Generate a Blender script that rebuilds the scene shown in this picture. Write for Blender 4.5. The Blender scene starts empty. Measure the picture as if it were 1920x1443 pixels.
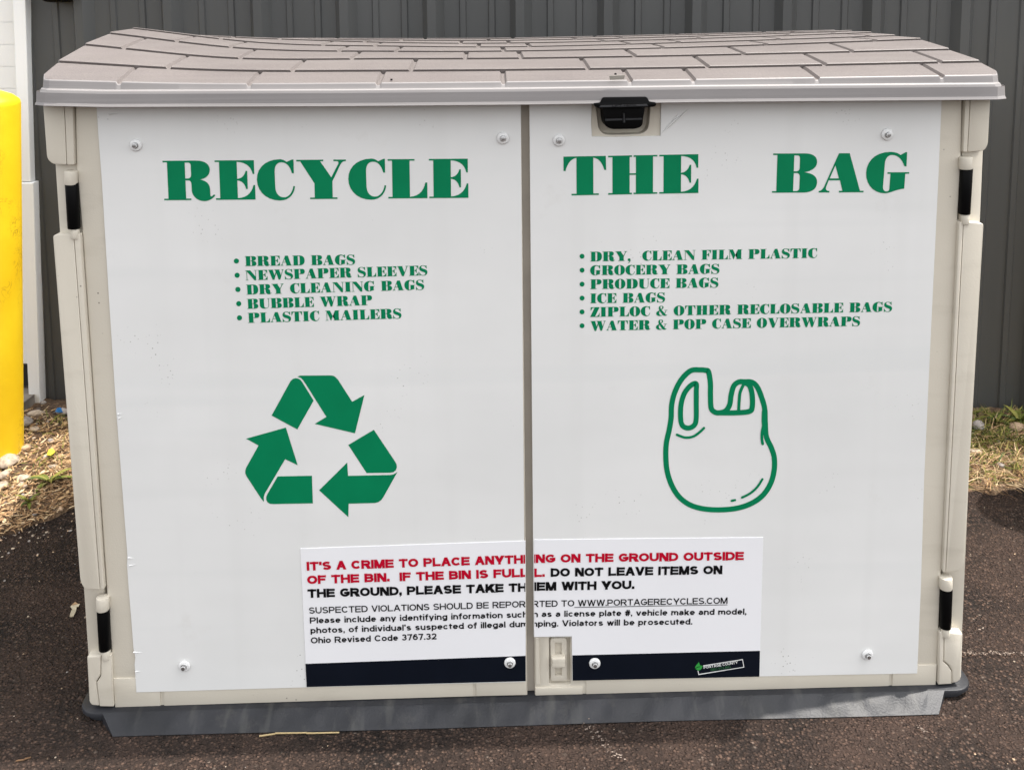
import bpy, bmesh, math, random
import numpy as np
from mathutils import Vector, Matrix
from mathutils.geometry import tessellate_polygon

random.seed(7)
rng = np.random.default_rng(11)
SC = bpy.context.scene
COL = SC.collection

# ------------------------------------------------------------------ camera
IMW, IMH, F = 1920.0, 1443.0, 1750.0
YAW, PIT, ROL, PPY = -0.0269, 0.1155, -0.0071, 205.4
CAM = np.array([-0.0541, -1.3108, 1.0675])
cam = bpy.data.cameras.new("camera")
cam_ob = bpy.data.objects.new("camera", cam)
COL.objects.link(cam_ob)
rot = Matrix.Rotation(YAW, 3, 'Z') @ Matrix.Rotation(math.pi / 2 - PIT, 3, 'X') @ Matrix.Rotation(ROL, 3, 'Z')
cam_ob.matrix_world = Matrix.Translation(Vector(CAM)) @ rot.to_4x4()
cam.sensor_fit = 'HORIZONTAL'
cam.sensor_width = 36.0
cam.lens = 36.0 * F / IMW
cam.shift_x = 0.0
cam.shift_y = -(IMH / 2 - PPY) / IMW          # keystone-corrected picture
cam.clip_start = 0.02
cam.clip_end = 500
SC.camera = cam_ob

# ------------------------------------------------------------------ light
SUN_DIR = Vector((0.36, 0.040, 0.92)).normalized()      # towards the sun: right, slightly behind, high
elev = math.asin(SUN_DIR.z)
azim = math.atan2(SUN_DIR.x, SUN_DIR.y)
world = bpy.data.worlds.new("World")
SC.world = world
world.use_nodes = True
wn = world.node_tree
bg = wn.nodes["Background"]
sky = wn.nodes.new("ShaderNodeTexSky")
sky.sky_type = 'NISHITA'
sky.sun_disc = False
sky.sun_elevation = elev
sky.sun_rotation = azim
sky.dust_density = 3.0
sky.ozone_density = 1.0
hazy = wn.nodes.new("ShaderNodeHueSaturation")           # bright hazy sky, only faintly blue
hazy.inputs["Saturation"].default_value = 0.10
wn.links.new(sky.outputs[0], hazy.inputs["Color"])
wn.links.new(hazy.outputs[0], bg.inputs[0])
bg.inputs[1].default_value = 0.15
sun = bpy.data.lights.new("sun", 'SUN')
sun.energy = 2.1
sun.angle = math.radians(0.6)
sun.color = (1.0, 0.95, 0.88)
sun_ob = bpy.data.objects.new("sun", sun)
COL.objects.link(sun_ob)
sun_ob.rotation_euler = SUN_DIR.to_track_quat('Z', 'Y').to_euler()
SC.view_settings.view_transform = 'Standard'
SC.view_settings.look = 'None'
SC.view_settings.gamma = 1.0
SC.view_settings.exposure = 1.62

# ------------------------------------------------------------------ measuring helpers (survey of the place from the calibrated lens)
RM = np.array(rot)
def ray(px, py):
    return RM @ np.array([(px - IMW / 2) / F, -(py - PPY) / F, -1.0])
def P(px, py, Y=0.0):
    d = ray(px, py); t = (Y - CAM[1]) / d[1]
    return CAM + t * d
def G(px, py, z=0.0):
    d = ray(px, py); t = (z - CAM[2]) / d[2]
    return CAM + t * d
WA, WB = 1.03, -0.06                                     # wall line Y = WA + WB * X
def WP(px, py, off=0.0):
    d = ray(px, py)
    t = (WA - off + WB * CAM[0] - CAM[1]) / (d[1] - WB * d[0])
    return CAM + t * d

# ------------------------------------------------------------------ object helpers
def link(o, parent=None):
    COL.objects.link(o)
    if parent is not None: o.parent = parent
    return o
def tag(o, label, cat, group=None, kind=None):
    if label: o["label"] = label
    if cat: o["category"] = cat
    if group: o["group"] = group
    if kind: o["kind"] = kind
    return o
def mesh_obj(name, verts, faces, mats, parent=None, midx=None, smooth=False):
    me = bpy.data.meshes.new(name)
    me.from_pydata([tuple(v) for v in verts], [], [tuple(f) for f in faces])
    for m in (mats if isinstance(mats, (list, tuple)) else [mats]): me.materials.append(m)
    if midx is not None: me.polygons.foreach_set("material_index", np.array(midx, dtype=np.int32))
    if smooth: me.polygons.foreach_set("use_smooth", np.ones(len(me.polygons), dtype=bool))
    me.update()
    return link(bpy.data.objects.new(name, me), parent)
def bm_obj(name, bm, mats, parent=None, smooth=False, angle=35):
    bmesh.ops.recalc_face_normals(bm, faces=bm.faces[:])
    me = bpy.data.meshes.new(name)
    bm.to_mesh(me); bm.free()
    for m in (mats if isinstance(mats, (list, tuple)) else [mats]): me.materials.append(m)
    if smooth:
        me.polygons.foreach_set("use_smooth", np.ones(len(me.polygons), dtype=bool))
        me.set_sharp_from_angle(angle=math.radians(angle))
    me.update()
    return link(bpy.data.objects.new(name, me), parent)
def empty(name, loc=(0, 0, 0)):
    o = bpy.data.objects.new(name, None)
    o.empty_display_size = 0.1
    o.location = loc
    return link(o)

def prism(bm, loops, to3d_front, to3d_back, bevel=0.0, segs=2, mat=0, back=True):
    """polygon with holes; front cap, side walls, optional back cap; bevelled front rim"""
    flat = [[Vector((p[0], p[1], 0)) for p in lp] for lp in loops]
    tris = tessellate_polygon(flat)
    fr, bk = [], []
    for lp in loops:
        for p in lp:
            fr.append(bm.verts.new(to3d_front(p))); bk.append(bm.verts.new(to3d_back(p)))
    faces = []
    for t in tris:
        try: faces.append(bm.faces.new([fr[i] for i in t]))
        except ValueError: pass
        if back:
            try: faces.append(bm.faces.new([bk[i] for i in reversed(t)]))
            except ValueError: pass
    k = 0; rim = []
    for lp in loops:
        n = len(lp)
        for i in range(n):
            a, b = k + i, k + (i + 1) % n
            faces.append(bm.faces.new([fr[a], fr[b], bk[b], bk[a]]))
            e = bm.edges.get([fr[a], fr[b]])
            if e: rim.append(e)
        k += n
    for f in faces: f.material_index = mat
    bmesh.ops.recalc_face_normals(bm, faces=faces)
    # dissolve the triangulation so that the bevel runs clean
    inner = [e for e in bm.edges if len(e.link_faces) == 2 and e.verts[0] in fr and e.verts[1] in fr and e not in rim]
    if len(loops) == 1 and inner:
        bmesh.ops.dissolve_edges(bm, edges=inner, use_verts=False)
    if bevel > 0:
        bmesh.ops.bevel(bm, geom=rim, offset=bevel, segments=segs, profile=0.5, affect='EDGES', clamp_overlap=True)

def px_prism(bm, loops, Y, thick, bevel=0.0, segs=2, mat=0, back=True):
    """loops given as surveyed points on the upright plane y = Y"""
    L = [[(lambda q: (q[0], q[2]))(P(a, b, Y)) for a, b in lp] for lp in loops]
    prism(bm, L, lambda p: (p[0], Y, p[1]), lambda p: (p[0], Y + thick, p[1]), bevel, segs, mat, back)
def wall_prism(bm, lp, off, thick, bevel=0.0, mat=0):
    pts = [WP(a, b, off) for a, b in lp]
    L = [[(q[0], q[2]) for q in pts]]
    prism(bm, L, lambda p: (p[0], WA + WB * p[0] - off, p[1]), lambda p: (p[0], WA + WB * p[0] - off + thick, p[1]), bevel, 2, mat)
def rounded(pts, r, n=5):
    """round every corner of a polygon by radius r (same units as the points)"""
    out = []
    m = len(pts)
    for i in range(m):
        p = np.array(pts[i], float); a = np.array(pts[i - 1], float); b = np.array(pts[(i + 1) % m], float)
        rr = r[i] if isinstance(r, (list, tuple)) else r
        if rr <= 0: out.append(tuple(p)); continue
        u = (a - p); v = (b - p)
        rr = min(rr, np.linalg.norm(u) * .49, np.linalg.norm(v) * .49)
        s = p + u / np.linalg.norm(u) * rr; e = p + v / np.linalg.norm(v) * rr
        for k in range(n + 1):
            t = k / n
            out.append(tuple((1 - t) ** 2 * s + 2 * t * (1 - t) * p + t * t * e))
    return out
def box(bm, x0, x1, y0, y1, z0, z1, bevel=0.0, mat=0):
    r = bmesh.ops.create_cube(bm, size=1.0)
    vs = r['verts']
    bmesh.ops.scale(bm, vec=(x1 - x0, y1 - y0, z1 - z0), verts=vs)
    bmesh.ops.translate(bm, vec=((x0 + x1) / 2, (y0 + y1) / 2, (z0 + z1) / 2), verts=vs)
    fs = set(f for v in vs for f in v.link_faces)
    for f in fs: f.material_index = mat
    if bevel: bmesh.ops.bevel(bm, geom=list(set(e for v in vs for e in v.link_edges)), offset=bevel, segments=2, profile=.5, affect='EDGES')
def cyl(bm, p0, p1, r0, r1=None, n=20, mat=0, bevel=0.0):
    r1 = r0 if r1 is None else r1
    p0 = Vector(p0); p1 = Vector(p1); d = p1 - p0
    q = d.to_track_quat('Z', 'Y').to_matrix().to_4x4()
    res = bmesh.ops.create_cone(bm, cap_ends=True, segments=n, radius1=r0, radius2=r1, depth=d.length,
                                matrix=Matrix.Translation((p0 + p1) / 2) @ q)
    vs = res['verts']
    for f in set(f for v in vs for f in v.link_faces): f.material_index = mat
    if bevel:
        es = [e for e in set(e for v in vs for e in v.link_edges) if any(len(f.verts) > 4 for f in e.link_faces)]
        bmesh.ops.bevel(bm, geom=es, offset=bevel, segments=2, profile=.5, affect='EDGES')

# ------------------------------------------------------------------ materials
def new_mat(name):
    m = bpy.data.materials.new(name); m.use_nodes = True
    nt = m.node_tree
    return m, nt, nt.nodes["Principled BSDF"]
def add(nt, t, **kw):
    n = nt.nodes.new(t)
    for k, v in kw.items():
        if k in n.inputs: n.inputs[k].default_value = v
        else: setattr(n, k, v)
    return n
def coords(nt, scale=(1, 1, 1)):
    tc = nt.nodes.new("ShaderNodeTexCoord"); mp = nt.nodes.new("ShaderNodeMapping")
    mp.inputs["Scale"].default_value = scale
    nt.links.new(tc.outputs["Object"], mp.inputs["Vector"])
    return mp.outputs[0]
def ramp(nt, fac, stops):
    r = nt.nodes.new("ShaderNodeValToRGB")
    el = r.color_ramp.elements
    while len(el) > 1: el.remove(el[0])
    el[0].position = stops[0][0]; el[0].color = stops[0][1]
    for p, c in stops[1:]:
        e = el.new(p); e.color = c
    nt.links.new(fac, r.inputs[0])
    return r.outputs[0]
def mix(nt, fac, a, b, blend='MIX'):
    n = nt.nodes.new("ShaderNodeMix"); n.data_type = 'RGBA'; n.blend_type = blend
    for s, v in ((n.inputs[0], fac), (n.inputs[6], a), (n.inputs[7], b)):
        if isinstance(v, (int, float)): s.default_value = v
        elif isinstance(v, tuple): s.default_value = v
        else: nt.links.new(v, s)
    return n.outputs[2]
def bump(nt, bsdf, height, strength=0.3, dist=0.001, prev=None):
    b = nt.nodes.new("ShaderNodeBump")
    b.inputs["Strength"].default_value = strength; b.inputs["Distance"].default_value = dist
    nt.links.new(height, b.inputs["Height"])
    if prev is not None: nt.links.new(prev, b.inputs["Normal"])
    nt.links.new(b.outputs[0], bsdf.inputs["Normal"])
    return b.outputs[0]
def C4(r, g, b): return (r, g, b, 1.0)
def BW(v): return (v, v, v, 1.0)

def simple(name, col, rough=0.5, spec=0.5, noise=0.0, nscale=30, bmp=0.0, bscale=300, bdist=0.0005, metal=0.0):
    m, nt, b = new_mat(name)
    b.inputs["Roughness"].default_value = rough
    b.inputs["Specular IOR Level"].default_value = spec
    b.inputs["Metallic"].default_value = metal
    if noise > 0:
        n = add(nt, "ShaderNodeTexNoise", Scale=nscale, Detail=6.0)
        nt.links.new(coords(nt), n.inputs["Vector"])
        lo = tuple(c * (1 - noise) for c in col[:3]) + (1,); hi = tuple(min(1, c * (1 + noise)) for c in col[:3]) + (1,)
        nt.links.new(ramp(nt, n.outputs[0], [(0.3, lo), (0.7, hi)]), b.inputs["Base Color"])
    else:
        b.inputs["Base Color"].default_value = col
    if bmp > 0:
        n = add(nt, "ShaderNodeTexNoise", Scale=bscale, Detail=4.0)
        nt.links.new(coords(nt), n.inputs["Vector"])
        bump(nt, b, n.outputs[0], bmp, bdist)
    return m

def dirt_specks(nt, vec, base, col, scale, thr, mask_scale=6.0, mask_thr=0.55):
    """small dark specks gathered in patches"""
    v = add(nt, "ShaderNodeTexVoronoi", Scale=scale); nt.links.new(vec, v.inputs["Vector"])
    f = ramp(nt, v.outputs["Distance"], [(thr * .6, BW(1)), (thr, BW(0))])
    n = add(nt, "ShaderNodeTexNoise", Scale=mask_scale, Detail=3.0); nt.links.new(vec, n.inputs["Vector"])
    g = ramp(nt, n.outputs[0], [(mask_thr, BW(0)), (mask_thr + .12, BW(1))])
    k = mix(nt, 1.0, f, g, 'MULTIPLY')
    return mix(nt, k, base, col)

# cream resin
def make_cream():
    m, nt, b = new_mat("cream_resin")
    vec = coords(nt)
    n = add(nt, "ShaderNodeTexNoise", Scale=5.0, Detail=5.0); nt.links.new(vec, n.inputs["Vector"])
    base = ramp(nt, n.outputs[0], [(0.3, C4(.555, .510, .428)), (0.7, C4(.61, .565, .478))])
    # rising grime at the foot of the doors
    n2 = add(nt, "ShaderNodeTexNoise", Scale=9.0, Detail=6.0); nt.links.new(coords(nt, (1, 1, 4)), n2.inputs["Vector"])
    base = mix(nt, ramp(nt, n2.outputs[0], [(0.56, BW(0)), (0.80, BW(.4))]), base, C4(.40, .36, .29))
    base = dirt_specks(nt, vec, base, C4(.13, .11, .09), 70, .10, 7, .58)
    nt.links.new(base, b.inputs["Base Color"])
    b.inputs["Roughness"].default_value = 0.5
    b.inputs["Specular IOR Level"].default_value = 0.4
    h = add(nt, "ShaderNodeTexNoise", Scale=420.0, Detail=3.0); nt.links.new(vec, h.inputs["Vector"])
    bump(nt, b, h.outputs[0], 0.35, 0.0006)
    return m
M_cream = make_cream()

def make_sheet():
    m, nt, b = new_mat("white_plastic_sheet")
    vec = coords(nt)
    n = add(nt, "ShaderNodeTexNoise", Scale=3.5, Detail=4.0); nt.links.new(vec, n.inputs["Vector"])
    base = ramp(nt, n.outputs[0], [(0.3, C4(.69, .692, .68)), (0.7, C4(.755, .755, .742))])
    # door ribs showing faintly through the thin sheet
    sx = add(nt, "ShaderNodeTexNoise", Scale=1.0, Detail=2.0)
    nt.links.new(coords(nt, (22, 1, 0.5)), sx.inputs["Vector"])
    base = mix(nt, ramp(nt, sx.outputs[0], [(.55, BW(0)), (.70, BW(.30))]), base, C4(.68, .68, .665))
    sz = add(nt, "ShaderNodeTexNoise", Scale=1.0, Detail=2.0)
    nt.links.new(coords(nt, (0.6, 1, 16)), sz.inputs["Vector"])
    base = mix(nt, ramp(nt, sz.outputs[0], [(.56, BW(0)), (.68, BW(.5))]), base, C4(.67, .68, .67))
    sp = add(nt, "ShaderNodeTexNoise", Scale=11.0, Detail=7.0, Roughness=.7); nt.links.new(vec, sp.inputs["Vector"])
    base = mix(nt, ramp(nt, sp.outputs[0], [(.62, BW(0)), (.78, BW(.30))]), base, C4(.56, .54, .50))
    base = dirt_specks(nt, vec, base, C4(.30, .29, .27), 150, .17, 8, .60)
    nt.links.new(base, b.inputs["Base Color"])
    b.inputs["Roughness"].default_value = 0.26
    b.inputs["Specular IOR Level"].default_value = 0.35
    h = add(nt, "ShaderNodeTexNoise", Scale=4.0, Detail=3.0); nt.links.new(coords(nt, (.35, 1, 1.2)), h.inputs["Vector"])
    nn = bump(nt, b, h.outputs[0], 0.5, 0.007)
    h2 = add(nt, "ShaderNodeTexNoise", Scale=60.0, Detail=3.0); nt.links.new(vec, h2.inputs["Vector"])
    bump(nt, b, h2.outputs[0], 0.12, 0.0006, nn)
    return m
M_sheet = make_sheet()
M_green = simple("green_ink", C4(.001, .185, .076), .5, .10, .05, 20)
M_red = simple("red_ink", C4(.46, .002, .022), .5, .12)
M_ink = simple("black_ink", C4(.004, .004, .005), .5, .12)
M_signwhite = simple("sign_white", C4(.80, .80, .82), .35, .35, .015, 6, .1, 90, .0004)
M_navy = simple("navy_band", C4(.0035, .0055, .011), .45, .14, .1, 20)
M_logowhite = simple("logo_white", C4(.75, .76, .75), .4)
M_logogreen = simple("logo_green", C4(.03, .30, .05), .4)
M_logodim = simple("logo_dim_green", C4(.03, .14, .05), .4)
M_black = simple("black_plastic", C4(.002, .002, .0022), .4, .09, 0, 0, .25, 260, .0004)
M_blackgrey = simple("worn_black_plastic", C4(.030, .031, .034), .5, .3)
M_washer = simple("white_washer", C4(.76, .76, .75), .35, .5)
M_screw = simple("zinc_screw", C4(.42, .42, .42), .35, .5, 0, 0, .4, 900, .0004, .9)
M_gap = simple("inner_post_taupe", C4(.36, .325, .28), .55, .3, .1, 12)

def make_lid():
    m, nt, b = new_mat("taupe_lid_resin")
    vec = coords(nt)
    n = add(nt, "ShaderNodeTexNoise", Scale=7.0, Detail=6.0); nt.links.new(vec, n.inputs["Vector"])
    base = ramp(nt, n.outputs[0], [(0.3, C4(.117, .102, .100)), (0.7, C4(.143, .126, .122))])
    st = add(nt, "ShaderNodeTexNoise", Scale=1.0, Detail=4.0); nt.links.new(coords(nt, (3, 12, 260)), st.inputs["Vector"])
    base = mix(nt, ramp(nt, st.outputs[0], [(.45, BW(0)), (.7, BW(.35))]), base, C4(.165, .15, .145))
    g = add(nt, "ShaderNodeTexNoise", Scale=520.0, Detail=2.0); nt.links.new(vec, g.inputs["Vector"])
    base = mix(nt, ramp(nt, g.outputs[0], [(.42, BW(0)), (.62, BW(.45))]), base, C4(.19, .168, .152))
    nt.links.new(base, b.inputs["Base Color"])
    b.inputs["Roughness"].default_value = 0.5
    b.inputs["Specular IOR Level"].default_value = 0.35
    nn = bump(nt, b, g.outputs[0], 0.35, 0.0010)
    bump(nt, b, st.outputs[0], 0.15, 0.0006, nn)
    return m
M_lid = make_lid()

def make_base():
    m, nt, b = new_mat("charcoal_base_resin")
    vec = coords(nt)
    n = add(nt, "ShaderNodeTexNoise", Scale=14.0, Detail=6.0); nt.links.new(vec, n.inputs["Vector"])
    base = ramp(nt, n.outputs[0], [(0.3, C4(.015, .016, .019)), (0.72, C4(.028, .029, .034))])
    n2 = add(nt, "ShaderNodeTexNoise", Scale=1.0, Detail=5.0); nt.links.new(coords(nt, (45, 10, 10)), n2.inputs["Vector"])
    base = mix(nt, ramp(nt, n2.outputs[0], [(.55, BW(0)), (.74, BW(.5))]), base, C4(.085, .084, .078))
    n3 = add(nt, "ShaderNodeTexNoise", Scale=26.0, Detail=8.0, Roughness=.72); nt.links.new(vec, n3.inputs["Vector"])
    base = mix(nt, ramp(nt, n3.outputs[0], [(.56, BW(0)), (.72, BW(.28))]), base, C4(.105, .098, .084))
    base = dirt_specks(nt, vec, base, C4(.25, .24, .22), 120, .08, 12, .62)
    nt.links.new(base, b.inputs["Base Color"])
    b.inputs["Roughness"].default_value = .46
    b.inputs["Specular IOR Level"].default_value = .30
    h = add(nt, "ShaderNodeTexNoise", Scale=330.0, Detail=3.0); nt.links.new(vec, h.inputs["Vector"])
    bump(nt, b, h.outputs[0], .5, .0008)
    return m
M_base = make_base()

def make_asphalt():
    m, nt, b = new_mat("asphalt")
    vec = coords(nt)
    v = add(nt, "ShaderNodeTexVoronoi", Scale=190.0); v.inputs["Randomness"].default_value = 1.0
    nt.links.new(vec, v.inputs["Vector"])
    sep = nt.nodes.new("ShaderNodeSeparateColor"); nt.links.new(v.outputs["Color"], sep.inputs[0])
    stones = ramp(nt, sep.outputs[0], [(0.0, C4(.026, .0172, .0138)), (.40, C4(.064, .041, .031)), (.75, C4(.112, .070, .051)), (.96, C4(.150, .094, .068)), (.997, C4(.20, .155, .125))])
    edge = ramp(nt, v.outputs["Distance"], [(.25, BW(1.0)), (.62, BW(.16))])
    base = mix(nt, 1.0, stones, edge, 'MULTIPLY')
    n = add(nt, "ShaderNodeTexNoise", Scale=6.0, Detail=5.0); nt.links.new(vec, n.inputs["Vector"])
    base = mix(nt, ramp(nt, n.outputs[0], [(.35, BW(0)), (.7, BW(.5))]), base, C4(.100, .060, .044))
    nt.links.new(base, b.inputs["Base Color"])
    b.inputs["Roughness"].default_value = .85
    b.inputs["Specular IOR Level"].default_value = .3
    n2 = add(nt, "ShaderNodeTexNoise", Scale=170.0, Detail=4.0, Roughness=.65); nt.links.new(vec, n2.inputs["Vector"])
    nn = bump(nt, b, n2.outputs[0], 1.0, .011)
    bump(nt, b, edge, 1.0, .006, nn)
    return m
M_asphalt = make_asphalt()

def make_dirt():
    m, nt, b = new_mat("dry_dirt")
    vec = coords(nt)
    n = add(nt, "ShaderNodeTexNoise", Scale=9.0, Detail=7.0); nt.links.new(vec, n.inputs["Vector"])
    base = ramp(nt, n.outputs[0], [(.3, C4(.085, .05, .028)), (.5, C4(.23, .14, .08)), (.72, C4(.44, .30, .185))])
    v = add(nt, "ShaderNodeTexVoronoi", Scale=110.0); nt.links.new(vec, v.inputs["Vector"])
    base = mix(nt, 1.0, base, ramp(nt, v.outputs["Distance"], [(.1, BW(1)), (.6, BW(.5))]), 'MULTIPLY')
    nt.links.new(base, b.inputs["Base Color"])
    b.inputs["Roughness"].default_value = .95
    n2 = add(nt, "ShaderNodeTexNoise", Scale=60.0, Detail=6.0, Roughness=.7); nt.links.new(vec, n2.inputs["Vector"])
    bump(nt, b, n2.outputs[0], 1.0, .012)
    return m
M_dirt = make_dirt()

def make_metalwall():
    m, nt, b = new_mat("grey_metal_siding")
    n = add(nt, "ShaderNodeTexNoise", Scale=1.0, Detail=4.0); nt.links.new(coords(nt, (9, 9, .8)), n.inputs["Vector"])
    base = ramp(nt, n.outputs[0], [(.3, C4(.060, .0615, .061)), (.7, C4(.074, .0755, .075))])
    base = dirt_specks(nt, coords(nt), base, C4(.16, .15, .14), 55, .06, 5, .58)
    nt.links.new(base, b.inputs["Base Color"])
    b.inputs["Roughness"].default_value = .42
    b.inputs["Specular IOR Level"].default_value = .45
    h = add(nt, "ShaderNodeTexNoise", Scale=3.0, Detail=2.0); nt.links.new(coords(nt, (3, 3, 1)), h.inputs["Vector"])
    bump(nt, b, h.outputs[0], .2, .003)
    return m
M_wall = make_metalwall()
M_trim = simple("white_trim", C4(.86, .87, .87), .45, .4, .02, 5)
M_doorwhite = simple("white_door_paint", C4(.82, .82, .80), .5, .4, .03, 8, .3, 120, .0008)
M_rubber = simple("black_rubber", C4(.012, .012, .013), .6, .3)
M_concrete = simple("concrete", C4(.20, .18, .16), .9, .2, .3, 14, .8, 60, .004)

def make_yellow():
    m, nt, b = new_mat("chipped_yellow_paint")
    vec = coords(nt)
    n = add(nt, "ShaderNodeTexNoise", Scale=8.0, Detail=4.0); nt.links.new(vec, n.inputs["Vector"])
    base = ramp(nt, n.outputs[0], [(.3, C4(.78, .50, .008)), (.7, C4(.86, .60, .014))])
    w = add(nt, "ShaderNodeTexNoise", Scale=34.0, Detail=6.0, Roughness=.6, Distortion=1.2); nt.links.new(vec, w.inputs["Vector"])
    ms = add(nt, "ShaderNodeTexNoise", Scale=7.0, Detail=2.0); nt.links.new(vec, ms.inputs["Vector"])
    crack = ramp(nt, w.outputs[0], [(.475, BW(0)), (.49, BW(1)), (.505, BW(1)), (.52, BW(0))])
    k = mix(nt, 1.0, crack, ramp(nt, ms.outputs[0], [(.56, BW(0)), (.64, BW(.8))]), 'MULTIPLY')
    base = mix(nt, k, base, C4(.42, .20, .012))
    chip = ramp(nt, w.outputs[0], [(.72, BW(0)), (.735, BW(1))])
    base = mix(nt, chip, base, C4(.20, .15, .09))
    nt.links.new(base, b.inputs["Base Color"])
    b.inputs["Roughness"].default_value = .45
    bump(nt, b, w.outputs[0], .4, .002)
    return m
M_yellow = make_yellow()

M_straw = [simple("straw_a", C4(.46, .31, .165), .8, .2), simple("straw_b", C4(.34, .205, .105), .8, .2),
           simple("straw_c", C4(.58, .44, .27), .8, .2), simple("straw_d", C4(.13, .075, .04), .8, .2)]
M_grass = [simple("grass_a", C4(.125, .145, .028), .6, .2), simple("grass_b", C4(.20, .19, .042), .6, .2),
           simple("grass_c", C4(.06, .09, .02), .6, .3), simple("grass_d", C4(.30, .23, .09), .7, .2)]
M_stone = [simple("stone_pale", C4(.40, .325, .25), .85, .2, .4, 90, .4, 120, .002),
           simple("stone_grey", C4(.30, .27, .25), .85, .3, .25, 60, .4, 120, .002),
           simple("stone_tan", C4(.42, .30, .20), .85, .3, .25, 60, .4, 120, .002),
           simple("stone_dark", C4(.11, .09, .08), .9, .3, .25, 60, .4, 120, .002)]

# ------------------------------------------------------------------ the setting: ground
gb = bmesh.new()
bmesh.ops.create_grid(gb, x_segments=8, y_segments=8, size=60)
ground = bm_obj("asphalt", gb, M_asphalt); tag(ground, None, None, None, "structure")

def smooth_noise(x, y, seed=0):
    return (math.sin(x * 13.1 + seed) * math.cos(y * 11.7 - seed * 1.3) + .5 * math.sin(x * 31.3 + y * 23.9 + seed * 2.1)
            + .3 * math.sin(x * 71.0 - y * 57.0 + seed * 3.3)) / 1.8
EDGE = [(-6, .40), (-2.0, .36), (-1.3, .42), (-1.09, .44), (-1.02, .50), (-.955, .585), (-.90, .615), (-.6, .63), (.5, .60), (.95, .575), (1.10, .585), (1.35, .60), (2.2, .60), (6, .6)]
def edge_y(x):
    xs = [e[0] for e in EDGE]; ys = [e[1] for e in EDGE]
    return float(np.interp(x, xs, ys)) + .010 * math.sin(x * 47) + .006 * math.sin(x * 113 + 1)
def dirt_z(x, y):
    t = (y - edge_y(x)) / .45
    t = max(0.0, min(1.0, t))
    left = 1.0 / (1.0 + math.exp((x + .6) * 8))
    return .004 + .016 * min(1, t * 6) * (.75 + .25 * smooth_noise(x, y, 1)) + .012 * t * left + .004 * smooth_noise(x * 2.2, y * 2.2, 5) * min(1, t * 5)
xs = np.concatenate([np.linspace(-6, -1.6, 60), np.linspace(-1.58, 1.8, 340), np.linspace(1.85, 6, 60)])
nt_ = 46
V = []; Fc = []
for x in xs:
    y0 = edge_y(x); y1 = WA + WB * x + .06
    for k in range(nt_):
        t = (k / (nt_ - 1)) ** 1.15
        y = y0 + (y1 - y0) * t
        z = dirt_z(x, y) if k else -.004
        V.append((x, y, z))
for i in range(len(xs) - 1):
    for k in range(nt_ - 1):
        a = i * nt_ + k
        Fc.append((a, a + nt_, a + nt_ + 1, a + 1))
dirt = mesh_obj("dirt_strip", V, Fc, M_dirt, smooth=True); tag(dirt, None, None, None, "structure")

# ------------------------------------------------------------------ building wall
wall = empty("metal_wall", (0.2, WA + WB * .2, 0))
tag(wall, "dark grey ribbed metal siding wall standing behind the storage bin", "wall")
def wparent(o):
    o.parent = wall; o.matrix_parent_inverse = Matrix.Translation(-Vector(wall.location)); return o
rib_px = [157, 322, 489, 649, 812, 976, 1140, 1304, 1472, 1637, 1803]
ribs = [WP(x, 30)[0] for x in rib_px]
step = (ribs[-1] - ribs[0]) / (len(ribs) - 1)
while ribs[-1] < 5.0: ribs.append(ribs[-1] + step)
ribs = [r for r in ribs]
prof = []
x_left = WP(44, 300)[0] + .012
prof.append((x_left, 0.0))
first = ribs[0] - step
allr = [first] + ribs
for i, r in enumerate(allr):
    nx = allr[i + 1] if i + 1 < len(allr) else r + step
    seg = []
    if i > 0:
        seg += [(r - .0265, 0), (r - .0115, .026), (r + .0095, .026), (r + .0285, 0)]
    for fr_ in (.345, .675):
        c = r + (nx - r) * fr_
        seg += [(c - .010, 0), (c - .007, .0045), (c + .006, .0045), (c + .009, 0)]
    prof += [s for s in seg if s[0] > x_left + .003]
prof.append((allr[-1] + step, 0))
ZB, ZT = .010, 2.7
V = []; Fc = []
dirw = Vector((1, WB, 0)).normalized(); nrm = Vector((dirw.y, -dirw.x, 0))     # nrm points to the viewer (-y)
for (x, d) in prof:
    p = Vector((x, WA + WB * x, 0)) + nrm * d
    V += [(p.x, p.y, ZB), (p.x, p.y, ZT)]
for i in range(len(prof) - 1):
    Fc.append((2 * i, 2 * i + 2, 2 * i + 3, 2 * i + 1))
n0 = len(V)
for (x, d) in (prof[0], prof[-1]):                                             # thickness behind
    p = Vector((x, WA + WB * x, 0)) - nrm * .12
    V += [(p.x, p.y, ZB), (p.x, p.y, ZT)]
e = 2 * (len(prof) - 1)
Fc += [(n0, n0 + 1, n0 + 3, n0 + 2), (0, 1, n0 + 1, n0), (e, n0 + 2, n0 + 3, e + 1)]
wparent(mesh_obj("siding", V, Fc, M_wall))
def wall_box(bm, x0, x1, o0, o1, z0, z1, mat=0):
    q = []
    for x, o in ((x0, o0), (x1, o0), (x1, o1), (x0, o1)):
        p = Vector((x, WA + WB * x, 0)) + nrm * o
        q.append(p)
    vs = [bm.verts.new((p.x, p.y, z)) for z in (z0, z1) for p in q]
    for f in ((0, 1, 2, 3), (4, 7, 6, 5), (0, 4, 5, 1), (1, 5, 6, 2), (2, 6, 7, 3), (3, 7, 4, 0)):
        bm.faces.new([vs[i] for i in f]).material_index = mat
b = bmesh.new(); wall_box(b, x_left - .02, prof[-1][0], .03, -.16, ZT, ZT + .10)
wparent(bm_obj("cap_trim", b, M_wall))
b = bmesh.new(); wall_box(b, x_left, prof[-1][0], -.012, -.10, -.05, ZB)
wparent(bm_obj("foundation", b, M_concrete))
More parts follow.
